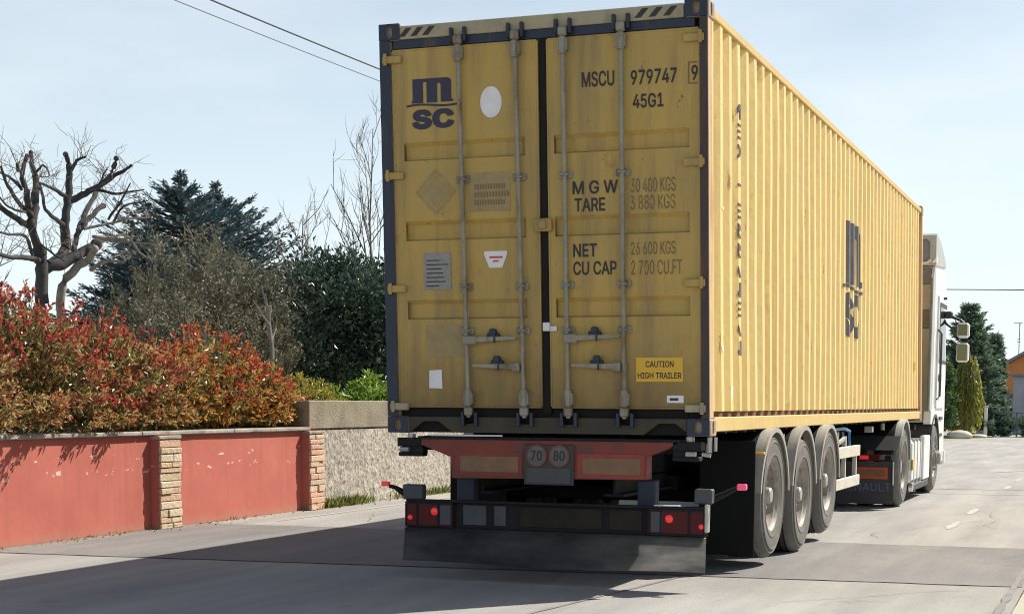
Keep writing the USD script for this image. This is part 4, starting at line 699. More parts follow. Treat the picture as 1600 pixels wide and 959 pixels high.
# side fairings behind the cab
for x, s in ((XR, 1), (XL, -1)):
    a = [(12.80, 1.20), (12.80, 3.05), (12.95, 3.20), (13.12, 3.20), (13.12, 1.20)]
    part(tk, 'side_fairing', extrude_x(a, min(x, x-s*0.035), max(x, x-s*0.035)), m_cabg, smooth=20)
    part(tk, 'fairing_edge', bx(x-s*0.006, x-s*0.035, 12.765, 12.80, 1.20, 3.05, 0.006), m_cabd)
    part(cb, 'sill_fairing', hull([(x, 12.98, 1.0), (x, 13.5, 1.0), (x, 13.0, 1.18), (x, 13.5, 1.22), (x-s*0.10, 12.98, 1.0), (x-s*0.10, 13.5, 1.0), (x-s*0.10, 13.0, 1.18), (x-s*0.10, 13.5, 1.22)]), m_cabw)
    d = part(tk, 'door', bx(x-s*0.03, x+s*0.006, 13.62, 14.68, 1.22, 2.85, 0.02), m_cabw)
    part(d, 'window', hull([(x+s*0.004, y, z) for y, z in ((13.78, 1.98), (14.60, 1.92), (14.56, 2.66), (13.80, 2.70))]+[(x+s*0.010, y, z) for y, z in ((13.78, 1.98), (14.60, 1.92), (14.56, 2.66), (13.80, 2.70))]), m_glass)
    part(d, 'window_surround', [bx(x+s*0.003, x+s*0.013, 13.72, 13.78, 1.92, 2.74), bx(x+s*0.003, x+s*0.013, 13.72, 14.62, 2.70, 2.76), bx(x+s*0.003, x+s*0.013, 13.72, 14.66, 1.88, 1.93)], m_blk)
    part(d, 'handle', bx(x+s*0.006, x+s*0.035, 13.76, 13.92, 1.62, 1.72, 0.008), m_blk)
    part(cb, 'grab_rail', tube([(x+s*0.004, 13.60, 1.35), (x+s*0.05, 13.60, 1.40), (x+s*0.05, 13.60, 2.30), (x+s*0.004, 13.60, 2.36)], 0.016, 8), m_blk)
    parts(cb, 'step', [bx(x-s*0.10, x+s*0.0, 14.22, 14.62, z, z+0.05, 0.006) for z in (0.50, 0.80, 1.05)], m_blk)
    part(cb, 'wheel_arch', extrude_x([(13.55+0.60*math.cos(t), 0.52+0.62*math.sin(t)) for t in np.linspace(0.15, PI-0.1, 20)]+[(13.55+0.56*math.cos(t), 0.52+0.58*math.sin(t)) for t in np.linspace(PI-0.1, 0.15, 20)], min(x-s*0.36, x+s*0.012), max(x-s*0.36, x+s*0.012)), m_blk, smooth=30)
    # mirrors on brackets, well out to the side
    mx = x+s*0.285
    mi = part(tk, 'mirror', bx(mx-0.09, mx+0.09, 14.26, 14.42, 1.91, 2.19, 0.03), m_cabw); part(mi, 'mirror_glass', bx(mx-0.07, mx+0.07, 14.252, 14.262, 1.93, 2.17), plain('mirror_glass_%d' % (s > 0), (0.10, 0.13, 0.12), 0.08, 0.6))
    mi = part(tk, 'mirror', bx(mx-0.09, mx+0.09, 14.26, 14.42, 2.265, 2.485, 0.03), m_cabw); part(mi, 'mirror_glass', bx(mx-0.065, mx+0.065, 14.252, 14.262, 2.30, 2.465), plain('wide_mirror_glass_%d' % (s > 0), (0.08, 0.11, 0.10), 0.08, 0.6))
    part(tk, 'mirror_arm', [tube([(x-s*0.01, 14.40, 2.62), (x+s*0.06, 14.38, 2.60), (mx-s*0.05, 14.36, 2.53), (mx, 14.36, 2.48)], 0.022, 8), tube([(x-s*0.01, 14.35, 2.55), (x+s*0.03, 14.35, 2.48), (x+s*0.11, 14.35, 2.42), (mx-s*0.06, 14.36, 2.42)], 0.018, 8), bx(x-s*0.0, x+s*0.12, 14.32, 14.46, 2.56, 2.66, 0.02)], m_blk)
    part(tk, 'marker_lamp', [rod((x, 14.2, 2.84), (x+s*0.05, 14.2, 2.84), 0.02, 8)], m_blk)
part(cb, 'windscreen', hull([(x, y, z) for x in (XL+0.15, XR-0.15) for y, z in ((14.825, 2.80), (14.985, 1.95), (14.815, 2.80), (14.975, 1.95))]), m_glass)
parts(cb, 'grille_slat', [bx(XL+0.4, XR-0.4, 15.0, 15.02, z, z+0.09, 0.01) for z in (1.0, 1.15, 1.30, 1.45)], m_blk)
part(cb, 'headlight', bx(XL+0.1, XL+0.5, 15.0, 15.03, 0.62, 0.82, 0.02), m_chrome); part(cb, 'headlight', bx(XR-0.5, XR-0.1, 15.0, 15.03, 0.62, 0.82, 0.02), m_chrome)
part(cb, 'front_bumper', bx(XL, XR, 14.96, 15.10, 0.36, 0.60, 0.03), m_cabw)
part(cb, 'sun_visor', bx(XL+0.1, XR-0.1, 14.7, 14.95, 2.93, 2.96, 0.01), m_cabd)
# wheels of the tractor: twin drive wheels, single front wheels
for y, z in ((10.05, 0.50),):
    for s, xo in ((1, 0.05), (-1, -2.49)):
        wheel(tk, y, z, 0.50, s, width=0.29, xo=xo, dish=0.15, cap_r=0.10); wheel(tk, y, z, 0.50, s, width=0.29, xo=xo-s*0.32, dish=0.15, cap_r=0.10)
        x0, x1 = (-0.62, 0.052) if s > 0 else (-2.49, -1.80)
        fender(tk, y, 0.52, 0.575, 5, 140, x0, x1, m_cabg, name='mudguard')
        a, b = math.cos(math.radians(140))*0.575+y, math.sin(math.radians(140))*0.575+0.52
        part(tk, 'mudguard_rear', hull([(x, yy, zz) for x in (x0, x1) for yy, zz in ((a, b), (a+0.012, b), (9.42, 0.72), (9.432, 0.72))]), m_blk)
    part(tk, 'axle', rod((-2.3, y, z), (-0.1, y, z), 0.09, 10), m_axle)
for s, xo in ((1, 0.045), (-1, -2.485)): wheel(tk, 13.55, 0.505, 0.50, s, width=0.30, xo=xo, dish=0.02, cap_r=0.09)
part(tk, 'axle', rod((-2.3, 13.55, 0.505), (-0.1, 13.55, 0.505), 0.07, 10), m_axle)
# tanks with skirts between the axles
for xo, s in ((0.03, 1), (-2.47, -1)):
    t = part(tk, 'side_tank', bx(xo, xo-s*0.55, 10.95, 12.10, 0.24, 0.82, 0.05), m_skirt)
    parts(t, 'tank_strap', [bx(xo+s*0.008, xo-s*0.56, y, y+0.05, 0.235, 0.826, 0.008) for y in (11.2, 11.55, 11.9)], m_cabg)
    k = part(tk, 'side_skirt', bx(xo+s*0.015, xo-s*0.05, 12.22, 12.92, 0.24, 0.85, 0.02), m_cabw)
    part(tk, 'tank_gap', bx(xo-s*0.03, xo-s*0.5, 12.08, 12.24, 0.25, 0.80), m_blk)
    part(tk, 'skirt_base', bx(xo, xo-s*0.45, 10.9, 12.95, 0.13, 0.235, 0.02), m_blk)
    part(tk, 'side_marker', bx(xo, xo+s*0.02, 10.98, 11.06, 0.42, 0.56, 0.006), m_yl)
    part(tk, 'tank_cap', rod((xo-s*0.02, 10.93, 0.20), (xo+s*0.03, 10.93, 0.20), 0.06, 12), m_chrome)
# rear of the tractor: lamps, marker plate, spray flap
part(tk, 'rear_bar', bx(-2.36, -0.0, 9.24, 9.30, 0.595, 0.665, 0.01), m_frame)
for x0 in (-0.44, -2.30):
    l = part(tk, 'tail_lamp', bx(x0, x0+0.36, 9.20, 9.245, 0.60, 0.672, 0.012), m_lens)
    part(l, 'lit_lamp', bx(x0+0.06, x0+0.17, 9.192, 9.201, 0.612, 0.66, 0.004), m_lit)
    part(l, 'pale_lens', bx(x0+0.30, x0+0.355, 9.192, 9.201, 0.61, 0.662, 0.004), m_discw)
    a = part(tk, 'marker_board', extrude_y(sbox(x0-0.02, 0.375, x0+0.40, 0.515), 9.235, 9.24), m_refl_o)
    part(a, 'board_centre', extrude_y(sbox(x0+0.02, 0.405, x0+0.36, 0.485), 9.232, 9.235), m_refl_y)
fl = part(tk, 'spray_flap', [bx(-2.44, 0.03, 9.245, 9.255, 0.07, 0.585)], m_blk)
part(tk, 'flap_edge', bx(0.015, 0.03, 9.21, 9.25, 0.30, 0.58, 0.004), m_alu)
part(fl, 'lettering', extrude_y(fit2d(T('RENAULT', 1, True), -0.60, 0.0, 0.225, 0.325), 9.242, 9.2449), m_txtb)
parts(tk, 'air_line', [tube([(-1.0+0.1*k, 13.1, 1.9), (-1.0+0.1*k, 12.7, 1.75), (-1.0+0.1*k, 12.4, 1.4), (-1.0+0.1*k, 12.6, 1.1), (-1.0+0.1*k, 12.3, 0.95)], 0.016, 6) for k in range(4)], m_blk)

# ------------------------------------------------------------------ vegetation
m_bark = paint('backlit_pollard_bark', (0.058, 0.056, 0.060), (0.036, 0.035, 0.039), 14, 0.95, 0.8, 40, dirt=(0.05, 0.04, 0.035), dsc=(6, 6, 6), dlo=0.52, dhi=0.7)  # bark darkened: the backlit shade of the limbs is in this colour
m_twig = paint('grey_brown_twig', (0.20, 0.165, 0.125), (0.13, 0.105, 0.08), 9, 0.9)
m_twigl = paint('light_grey_twig', (0.27, 0.235, 0.185), (0.19, 0.165, 0.13), 9, 0.9)
m_pale = paint('pale_twig', (0.27, 0.245, 0.215), (0.17, 0.152, 0.135), 9, 0.9)
m_stem = paint('dark_stem', (0.075, 0.055, 0.04), (0.05, 0.038, 0.03), 9, 0.9)
m_young = leafy('young_red_leaf', [(0.0, (0.27, 0.042, 0.03)), (0.3, (0.41, 0.078, 0.038)), (0.6, (0.50, 0.145, 0.048)), (0.85, (0.42, 0.165, 0.06)), (1.0, (0.30, 0.11, 0.065))], 0.42, 0.42)
m_mid = leafy('bronze_leaf', [(0.0, (0.26, 0.095, 0.032)), (0.3, (0.43, 0.17, 0.042)), (0.6, (0.48, 0.29, 0.07)), (0.8, (0.32, 0.27, 0.085)), (1.0, (0.55, 0.44, 0.16))], 0.38, 0.38)
m_old = leafy('olive_leaf', [(0.0, (0.11, 0.115, 0.04)), (0.4, (0.19, 0.19, 0.06)), (0.7, (0.28, 0.20, 0.07)), (1.0, (0.42, 0.39, 0.15))], 0.3, 0.3, 0.8)
m_young2 = leafy('young_wine_leaf', [(0.0, (0.27, 0.045, 0.045)), (0.4, (0.39, 0.08, 0.06)), (0.75, (0.46, 0.135, 0.07)), (1.0, (0.38, 0.15, 0.09))], 0.42, 0.42)
m_mid2 = leafy('dull_bronze_leaf', [(0.0, (0.23, 0.095, 0.05)), (0.35, (0.38, 0.17, 0.065)), (0.65, (0.33, 0.25, 0.09)), (1.0, (0.50, 0.41, 0.18))], 0.38, 0.38)
m_farcon = leafy('hazy_conifer_needles', [(0.0, (0.08, 0.135, 0.10)), (0.5, (0.125, 0.19, 0.13)), (1.0, (0.18, 0.24, 0.15))], 0.6, 0.25)  # lightened green: slight haze of distance put into the colour
m_conif = leafy('blue_green_needles', [(0.0, (0.026, 0.058, 0.078)), (0.5, (0.045, 0.095, 0.115)), (0.85, (0.065, 0.12, 0.125)), (1.0, (0.10, 0.14, 0.11))], 0.55, 0.15)
m_darkl = leafy('dark_evergreen_leaf', [(0.0, (0.022, 0.048, 0.036)), (0.5, (0.038, 0.075, 0.052)), (0.85, (0.075, 0.115, 0.075)), (1.0, (0.13, 0.155, 0.10))], 0.36, 0.2)
m_olive = leafy('dry_olive_leaf', [(0.0, (0.075, 0.08, 0.048)), (0.4, (0.125, 0.128, 0.075)), (0.75, (0.17, 0.16, 0.10)), (1.0, (0.23, 0.21, 0.14))], 0.6, 0.25)
m_lime = leafy('bright_green_leaf', [(0.0, (0.07, 0.13, 0.02)), (0.5, (0.15, 0.25, 0.03)), (1.0, (0.27, 0.36, 0.06))], 0.38, 0.4)
m_limey = leafy('yellow_green_leaf', [(0.0, (0.16, 0.19, 0.03)), (0.6, (0.30, 0.29, 0.045)), (1.0, (0.42, 0.26, 0.06))], 0.45, 0.4)
m_hedgeg = leafy('far_hedge_leaf', [(0.0, (0.04, 0.085, 0.035)), (0.5, (0.075, 0.14, 0.05)), (1.0, (0.12, 0.19, 0.06))], 0.5, 0.3)
m_willow = leafy('willow_leaf', [(0.0, (0.16, 0.19, 0.025)), (0.5, (0.27, 0.28, 0.04)), (1.0, (0.38, 0.34, 0.07))], 0.5, 0.4)
m_grass = leafy('weed_leaf', [(0.0, (0.09, 0.13, 0.03)), (0.6, (0.16, 0.19, 0.045)), (1.0, (0.30, 0.26, 0.09))], 0.6, 0.3)

def unit(v): return v/(np.linalg.norm(v, axis=-1, keepdims=True)+1e-9)
def leaves(c, d, L, w, rg, fold=0.25):
    """Many leaves: bases c, directions d, lengths L; each is four corners folded along its midrib."""
    c = np.asarray(c, float); d = unit(np.asarray(d, float)); n = len(c); L = np.broadcast_to(L, (n,))[:, None]; w = np.broadcast_to(w, (n,))[:, None]
    s = unit(np.cross(d, rg.normal(size=(n, 3)))); up_ = np.cross(s, d)
    m = c+d*L*0.5+up_*L*0.08; v = np.stack([c, m+s*w/2+up_*w*fold, c+d*L, m-s*w/2+up_*w*fold], 1).reshape(-1, 3); k = np.arange(n)*4
    return v, np.vstack([np.stack([k, k+1, k+2], 1), np.stack([k, k+2, k+3], 1)])
def tubes(segs, sides=3):
    """Straight or bent twigs in one mesh: list of (points, radii)."""
    vs, fs, n = [], [], 0
    for p, r in segs:
        t = tube(p, r, sides, cap=False); vs.append(t.vertices); fs.append(np.asarray(t.faces)+n); n += len(t.vertices)
    return np.vstack(vs), np.vstack(fs)
def leafpart(t, name, q, m): return part(t, name, q, m, kind='stuff', uv=leaf_uv(q))
def ball(rg, n): return unit(rg.normal(size=(n, 3)))

def photinia(cx, cy, rx, ry, h, z0, seed, label, redness, spill=0.0, shoots=430):
    rg = np.random.default_rng(seed); t = thing('photinia_shrub', label, 'shrub', (cx, cy, 0), 'red leaved shrubs in a row behind the garden wall')
    zc = z0+(h-z0)*0.45; rz = h-zc; low_lim = 0.98
    d = ball(rg, shoots); d[:, 2] = np.abs(d[:, 2])*1.15-0.35; d = unit(d); wob = 0.66+0.52*meshkit.noise(d*2.6+seed*3.1, seed)+rg.uniform(-0.12, 0.16, shoots)
    rad = np.array([rx, ry, rz]); tip = np.array([cx, cy, zc])+d*rad*wob[:, None]*np.where(d[:, 2:] < 0, [[1, 1, 1.15]], [[1, 1, 1]])
    low = tip[:, 2] < z0; tip[low, 2] = z0+rg.uniform(0, 0.25, low.sum())
    foot = rg.random(shoots) < 0.15; tip[foot, 0] = np.minimum(cx+rg.uniform(0.7, 1.0, foot.sum())*(rx+spill*0.6), -6.47+spill); tip[foot, 1] = cy+rg.uniform(-1, 1, foot.sum())*ry; tip[foot, 2] = z0+rg.uniform(0.16, 0.45, foot.sum())
    axis = unit(d*np.array([1, 1, 0.6])+np.array([0.12, 0, 0.75])+rg.normal(size=(shoots, 3))*0.22)
    over = (tip[:, 0] > -6.62) & (tip[:, 2] < 1.35); tip[over, 0] = np.minimum(tip[over, 0], -6.42+spill+rg.uniform(-0.1, 0.05, over.sum())); tip[over, 2] = np.maximum(tip[over, 2], 1.06)
    axis[over] = unit(np.c_[rg.uniform(0.7, 1.0, over.sum()), rg.normal(size=over.sum())*0.35, rg.uniform(-0.05, 0.35, over.sum())])
    y_, m_, o_ = [], [], []; segs = []
    height = (tip[:, 2]-z0)/(h-z0)
    for k in range(shoots):
        a = axis[k]; T_ = tip[k]; segs.append(([T_-a*0.36, T_-a*0.2, T_], [0.005, 0.004, 0.002]))
        red = meshkit.noise(np.array([T_*3.2]), seed)[0]*0.6+rg.random()*0.4 < redness*(0.12+1.15*height[k])
        for j in range(rg.integers(8, 13)):
            dd = unit(a*rg.uniform(0.35, 1.1)+rg.normal(size=3)*0.6); (y_ if red else m_).append((T_-a*rg.uniform(-0.01, 0.11), dd, rg.uniform(0.04, 0.075)))
        for j in range(rg.integers(8, 14)):
            dd = unit(a*0.15+rg.normal(size=3)*0.8+[0, 0, -0.1]); (m_ if rg.random() < 0.45 else o_).append((T_-a*rg.uniform(0.10, 0.42)+rg.normal(size=3)*0.025, dd, rg.uniform(0.05, 0.085)))
    for j in range(3200):
        q = np.array([cx, cy, zc])+ball(rg, 1)[0]*rad*rg.random()**0.4*0.85; q[2] = rg.uniform(z0*0.8, z0+0.3) if q[2] < z0*0.8 else q[2]; o_.append((q, ball(rg, 1)[0], rg.uniform(0.06, 0.10)))
    for nm, L, m in (('young_leaves', y_, m_young2 if cy < 3.2 else m_young), ('bronze_leaves', m_, m_mid2 if cy < 3.2 else m_mid), ('old_leaves', o_, m_old)):
        if L: leafpart(t, nm, leaves([x[0] for x in L], [x[1] for x in L], np.array([x[2] for x in L]), np.array([x[2] for x in L])*0.42, rg), m)
    base = np.array([cx, cy, 0.0])
    for k in range(7):
        q = np.array([cx, cy, zc])+ball(rg, 1)[0]*rad*0.75; q[2] = abs(q[2]-zc)+zc*0.9; segs.append(([base+rg.normal(size=3)*[0.1, 0.1, 0], base+[0, 0, 0.5]+rg.normal(size=3)*0.15, q], [0.03, 0.02, 0.008]))
    part(t, 'stems', tubes(segs, 4), m_stem)
HB = [(-6.95, 0.35, 0.80, 0.85, 2.20, 'tall wine red leaved shrub at the left end of the row', 0.8), (-7.02, 1.75, 0.85, 0.85, 2.27, 'tallest red leaved shrub, in front of the pollarded tree trunk', 0.8), (-6.98, 2.95, 0.74, 0.8, 2.08, 'broad red and olive shrub above the first stone pilaster, left of the dip', 0.6),
      (-7.0, 4.05, 0.66, 0.7, 1.86, 'lower orange and green shrub at the dip of the row', 0.4), (-6.98, 4.95, 0.68, 0.72, 2.02, 'bright red tipped shrub right of the dip in the row', 0.7), (-6.98, 5.75, 0.60, 0.62, 1.84, 'orange red shrub beside the end of the concrete band', 0.6), (-7.32, 6.75, 0.55, 0.6, 1.64, 'rightmost low red shrub reaching over the grey wall', 0.65)]
for k, (x, y, rx, ry, h, lab, red) in enumerate(HB): photinia(x, y, rx, ry, h, 0.88, 40+k, lab, red, (0.42, 0.30, 0.14, 0.03, 0.0, 0.0, 0.0)[k])

# pollarded tree
POLLARD = [[[-11.0,7.45,2.32,0.071],[-11.0,7.47,2.58,0.069],[-11.0,7.52,3.01,0.066],[-11.0,7.46,3.22,0.064]],
 [[-11.0,7.46,3.22,0.051],[-10.97,7.29,3.49,0.044],[-10.95,7.2,3.74,0.037],[-10.92,7.1,3.98,0.031],[-10.9,6.99,4.19,0.024],[-10.87,7.07,4.42,0.018]],
 [[-11.0,7.32,3.49,0.046],[-11.07,7.49,3.91,0.04],[-11.13,7.59,4.18,0.034],[-11.2,7.6,4.37,0.027],[-11.26,7.68,4.57,0.021]],
 [[-11.0,7.42,3.11,0.031],[-10.91,7.05,3.12,0.027],[-10.83,6.65,3.09,0.023],[-10.74,6.23,3.1,0.019]],
 [[-11.0,7.26,3.54,0.035],[-11.04,6.99,3.64,0.03],[-11.09,6.77,3.75,0.025],[-11.13,6.67,3.81,0.02]],
 [[-11.0,7.15,3.76,0.025],[-10.87,6.74,3.91,0.021],[-10.74,6.46,4.02,0.016],[-10.61,6.2,4.16,0.012]],
 [[-11.0,7.33,3.1,0.02],[-10.87,7.0,3.38,0.017],[-10.74,6.47,3.36,0.013],[-10.61,6.07,3.35,0.01]],
 [[-11.0,7.61,3.07,0.064],[-11.0,7.99,3.26,0.058],[-11.0,8.02,3.62,0.051],[-11.0,8.05,3.83,0.044],[-11.0,8.13,4.17,0.038],[-11.0,8.14,4.41,0.031],[-11.0,8.08,4.59,0.024]],
 [[-11.0,8.14,4.35,0.021],[-10.87,8.15,4.51,0.016],[-10.74,8.17,4.56,0.01]],
 [[-11.0,8.15,3.98,0.037],[-10.9,8.38,4.1,0.034],[-10.8,8.53,4.22,0.03],[-10.71,8.68,4.38,0.027],[-10.61,8.68,4.6,0.024]],
 [[-11.0,8.81,4.26,0.027],[-10.74,8.97,4.45,0.02],[-10.48,8.85,4.52,0.013]],
 [[-11.0,8.76,4.21,0.021],[-10.78,8.83,4.15,0.017],[-10.57,8.8,4.15,0.012],[-10.35,8.97,4.2,0.008]],
 [[-11.0,8.19,3.28,0.031],[-11.13,8.5,3.61,0.029],[-11.26,8.88,3.93,0.027],[-11.39,9.31,4.24,0.025]],
 [[-11.0,8.33,3.58,0.032],[-11.07,8.55,3.71,0.031],[-11.13,8.74,3.8,0.029],[-11.19,9.03,3.95,0.028],[-11.26,9.29,4.05,0.027]],
 [[-11.0,8.02,3.62,0.026],[-10.87,7.65,3.68,0.021],[-10.74,7.26,3.76,0.017],[-10.61,6.98,4.03,0.012]],
 [[-11.0,8.11,4.0,0.026],[-10.94,7.71,4.08,0.018],[-10.87,7.32,4.11,0.01]],
 [[-11.0,7.58,3.02,0.064],[-10.91,7.91,3.15,0.059],[-10.83,8.2,3.28,0.055],[-10.74,8.36,3.4,0.05]],
 [[-11.0,7.88,2.72,0.077],[-10.83,8.01,3.05,0.071],[-10.65,8.04,3.15,0.064],[-10.48,7.94,3.3,0.056]],
 [[-11.0,8.46,3.63,0.018],[-10.78,8.81,3.74,0.015],[-10.57,8.88,3.8,0.012],[-10.35,9.1,3.83,0.008]],
 [[-11.0,8.64,3.54,0.019],[-10.68,8.84,3.52,0.013],[-10.35,8.85,3.55,0.008]],
 [[-11.0,8.73,3.52,0.019],[-10.55,8.89,3.48,0.013],[-10.09,8.92,3.43,0.008]],
 [[-11.0,8.58,3.07,0.021],[-10.8,8.63,3.2,0.018],[-10.61,8.83,3.2,0.016],[-10.41,8.5,3.26,0.013],[-10.22,8.28,3.29,0.01]],
 [[-11.0,8.68,3.43,0.016],[-10.8,9.13,3.61,0.014],[-10.61,9.23,3.36,0.012],[-10.41,9.24,3.27,0.01],[-10.22,9.24,3.27,0.008]],
 [[-11.0,9.03,3.83,0.016],[-10.68,8.86,4.02,0.012],[-10.35,8.63,4.25,0.008]],
 [[-11.0,9.13,3.76,0.016],[-10.68,8.95,3.98,0.011],[-10.35,9.06,4.06,0.005]],
 [[-11.0,7.12,4.01,0.018],[-10.91,6.8,4.1,0.015],[-10.83,6.54,4.12,0.012],[-10.74,6.27,4.12,0.01]],
 [[-11.0,7.27,3.72,0.015],[-10.87,6.85,3.7,0.012],[-10.74,6.45,3.72,0.01],[-10.61,6.09,3.85,0.007]],
 [[-11.0,8.88,4.34,0.013],[-10.87,8.77,4.42,0.009],[-10.74,8.68,4.49,0.005]],
 [[-11.0,7.42,4.26,0.013],[-10.91,7.46,4.36,0.01],[-10.83,7.48,4.22,0.008],[-10.74,7.15,4.16,0.005]],
 [[-11.0,7.06,4.24,0.023],[-10.87,6.86,4.29,0.012]],
 [[-11.0,7.34,3.39,0.015],[-10.8,7.46,3.21,0.011],[-10.61,7.45,3.1,0.008]]]

pt = thing('pollarded_tree', 'bare pollarded tree with knobbly cut limbs rising behind the red shrubs', 'tree', (-11.0, 7.45, 0))
rg = np.random.default_rng(5)
def smooth_path(P, n=4):
    P = np.array(P, float); k = len(P); t = np.arange(k); tt = np.linspace(0, k-1, (k-1)*n+1); out = np.empty((len(tt), 4))
    for c in range(4):
        m = np.gradient(P[:, c]) if k > 2 else np.full(k, P[-1, c]-P[0, c]); i = np.minimum(tt.astype(int), k-2); u = tt-i
        out[:, c] = (2*u**3-3*u**2+1)*P[i, c]+(u**3-2*u**2+u)*m[i]+(-2*u**3+3*u**2)*P[i+1, c]+(u**3-u**2)*m[i+1]
    return out
for k, Lb in enumerate(POLLARD):
    if k == 17: Lb = [[-11.05, 7.5, 1.2, 0.06], [-10.95, 7.9, 1.95, 0.075]]+Lb
    if k == 0: Lb = [[-11.0, 7.42, -0.02, 0.10]]+Lb
    q = smooth_path(Lb); q[:, :3] += rg.normal(size=(len(q), 3))*np.minimum(q[:, 3:]*0.22, 0.012); q[:, 3] *= (1.28+0.22*(rg.random(len(q))-0.4)) if k != 17 else 0.8
    thick = Lb[0][3] > 0.03; ms = [tube(q[:, :3], np.maximum(q[:, 3], 0.006), 9 if thick else 6)]
    if 0.015 < q[-1, 3]:   # knob at the cut end
        s = trimesh.creation.icosphere(1, 1.0); s.vertices = s.vertices*q[-1, 3]*1.25+q[-1, :3]; ms.append(s)
    part(pt, 'trunk' if k == 0 else 'limb' if thick else 'branch', ms, m_bark if k not in (17, 18, 19, 20, 21, 22) else m_pale, smooth=50)  # paler limbs: sunlight on them is put into the colour
segs = []
for Lb in POLLARD[1:]:
    q = smooth_path(Lb, 6)
    for j in range(7):
        i = rg.integers(1, len(q)); a = q[i, :3]; d = unit(np.array([rg.normal()*0.5, rg.normal()*0.8, 0.75])); l = rg.uniform(0.15, 0.5); segs.append(([a, a+d*l*0.5+rg.normal(size=3)*0.03, a+d*l+rg.normal(size=3)*0.06], [0.006, 0.0045, 0.002]))
        for k2 in range(2): e = a+d*l*rg.uniform(0.3, 0.9); d3 = unit(d+rg.normal(size=3)*0.5); segs.append(([e, e+d3*l*0.3, e+d3*l*0.55+rg.normal(size=3)*0.03], [0.004, 0.003, 0.0015]))
part(pt, 'twigs', tubes(segs, 3), m_twig, kind='stuff')

def spruce(name, label, x, y, h, R, seed, m, whorls=30, per=11, spray=26, kink=None, size=0.2):
    rg = np.random.default_rng(seed); t = thing(name, label, 'tree', (x, y, 0), 'spruces behind the garden' if y < 40 else 'conifers at the road end')
    part(t, 'trunk', tube([(x, y, -0.05), (x+0.02, y, h*0.5), (x, y, h)], [0.16, 0.10, 0.015], 8), m_stem)
    C, D, L = [], [], []; segs = []
    for w in range(whorls):
        f = (w+rg.uniform(-0.3, 0.3))/whorls; z = h*(0.10+0.90*f); rad = (R*max(0.0, 1-f/0.93)**0.66*(0.9+0.1*math.sin(w*2.1))+0.75*(1-f)+0.05) if y < 40 else R*(1-f)**0.7+0.08
        for k in range(per):
            a = rg.uniform(0, 2*PI); l = rad*rg.uniform(0.55, 1.12); dz = -0.25+0.75*f+rg.uniform(-0.2, 0.3)
            p0 = np.array([x, y, z]); p1 = p0+np.array([math.cos(a)*l*0.55, math.sin(a)*l*0.55, dz*l*0.35]); p2 = p0+np.array([math.cos(a)*l, math.sin(a)*l, dz*l*0.75+0.10*l+rg.uniform(-0.05, 0.05)])
            segs.append(([p0, p1, p2], [0.02, 0.012, 0.004])); out_ = unit(p2-p1)
            for s in range(max(5, int(spray*l/R))):
                u = rg.uniform(0.18, 1.0)**0.7; c = p0*(1-u)**2+2*p1*u*(1-u)+p2*u*u; C.append(c+rg.normal(size=3)*0.02); sd = np.array([-out_[1], out_[0], 0])*rg.choice([-1, 1]); D.append(out_*0.7+sd*rg.uniform(0.2, 0.9)+[0, 0, rg.uniform(-0.45, 0.25)]+rg.normal(size=3)*0.15); L.append(rg.uniform(0.6, 1.2)*size)
        # young leader
    for s in range(40):
        u = rg.random(); c = np.array([x, y, h*(0.86+0.14*u)]); C.append(c); a = rg.uniform(0, 2*PI); D.append([math.cos(a), math.sin(a), 0.5+u]); L.append(0.16*(1.3-u))
    L = np.array(L); leafpart(t, 'needles', leaves(C, D, L, L*0.24, rg, 0.1), m); part(t, 'branches', tubes(segs, 3), m_stem); return t
spruce('spruce_tree', 'dark blue green spruce with a pointed tip left of the other spruce', -16.0, 18.9, 6.05, 3.0, 71, m_conif, 46, 15, 150, size=0.125)
spruce('spruce_tree', 'blue green spruce nearest the bare trees, its tip the right one of two', -16.6, 21.3, 6.1, 3.7, 72, m_conif, 46, 17, 170, size=0.125)
spruce('spruce_tree', 'low dark spruce directly behind the bare pollarded limbs', -15.2, 16.4, 4.45, 2.4, 73, m_conif, 36, 14, 130, size=0.125)

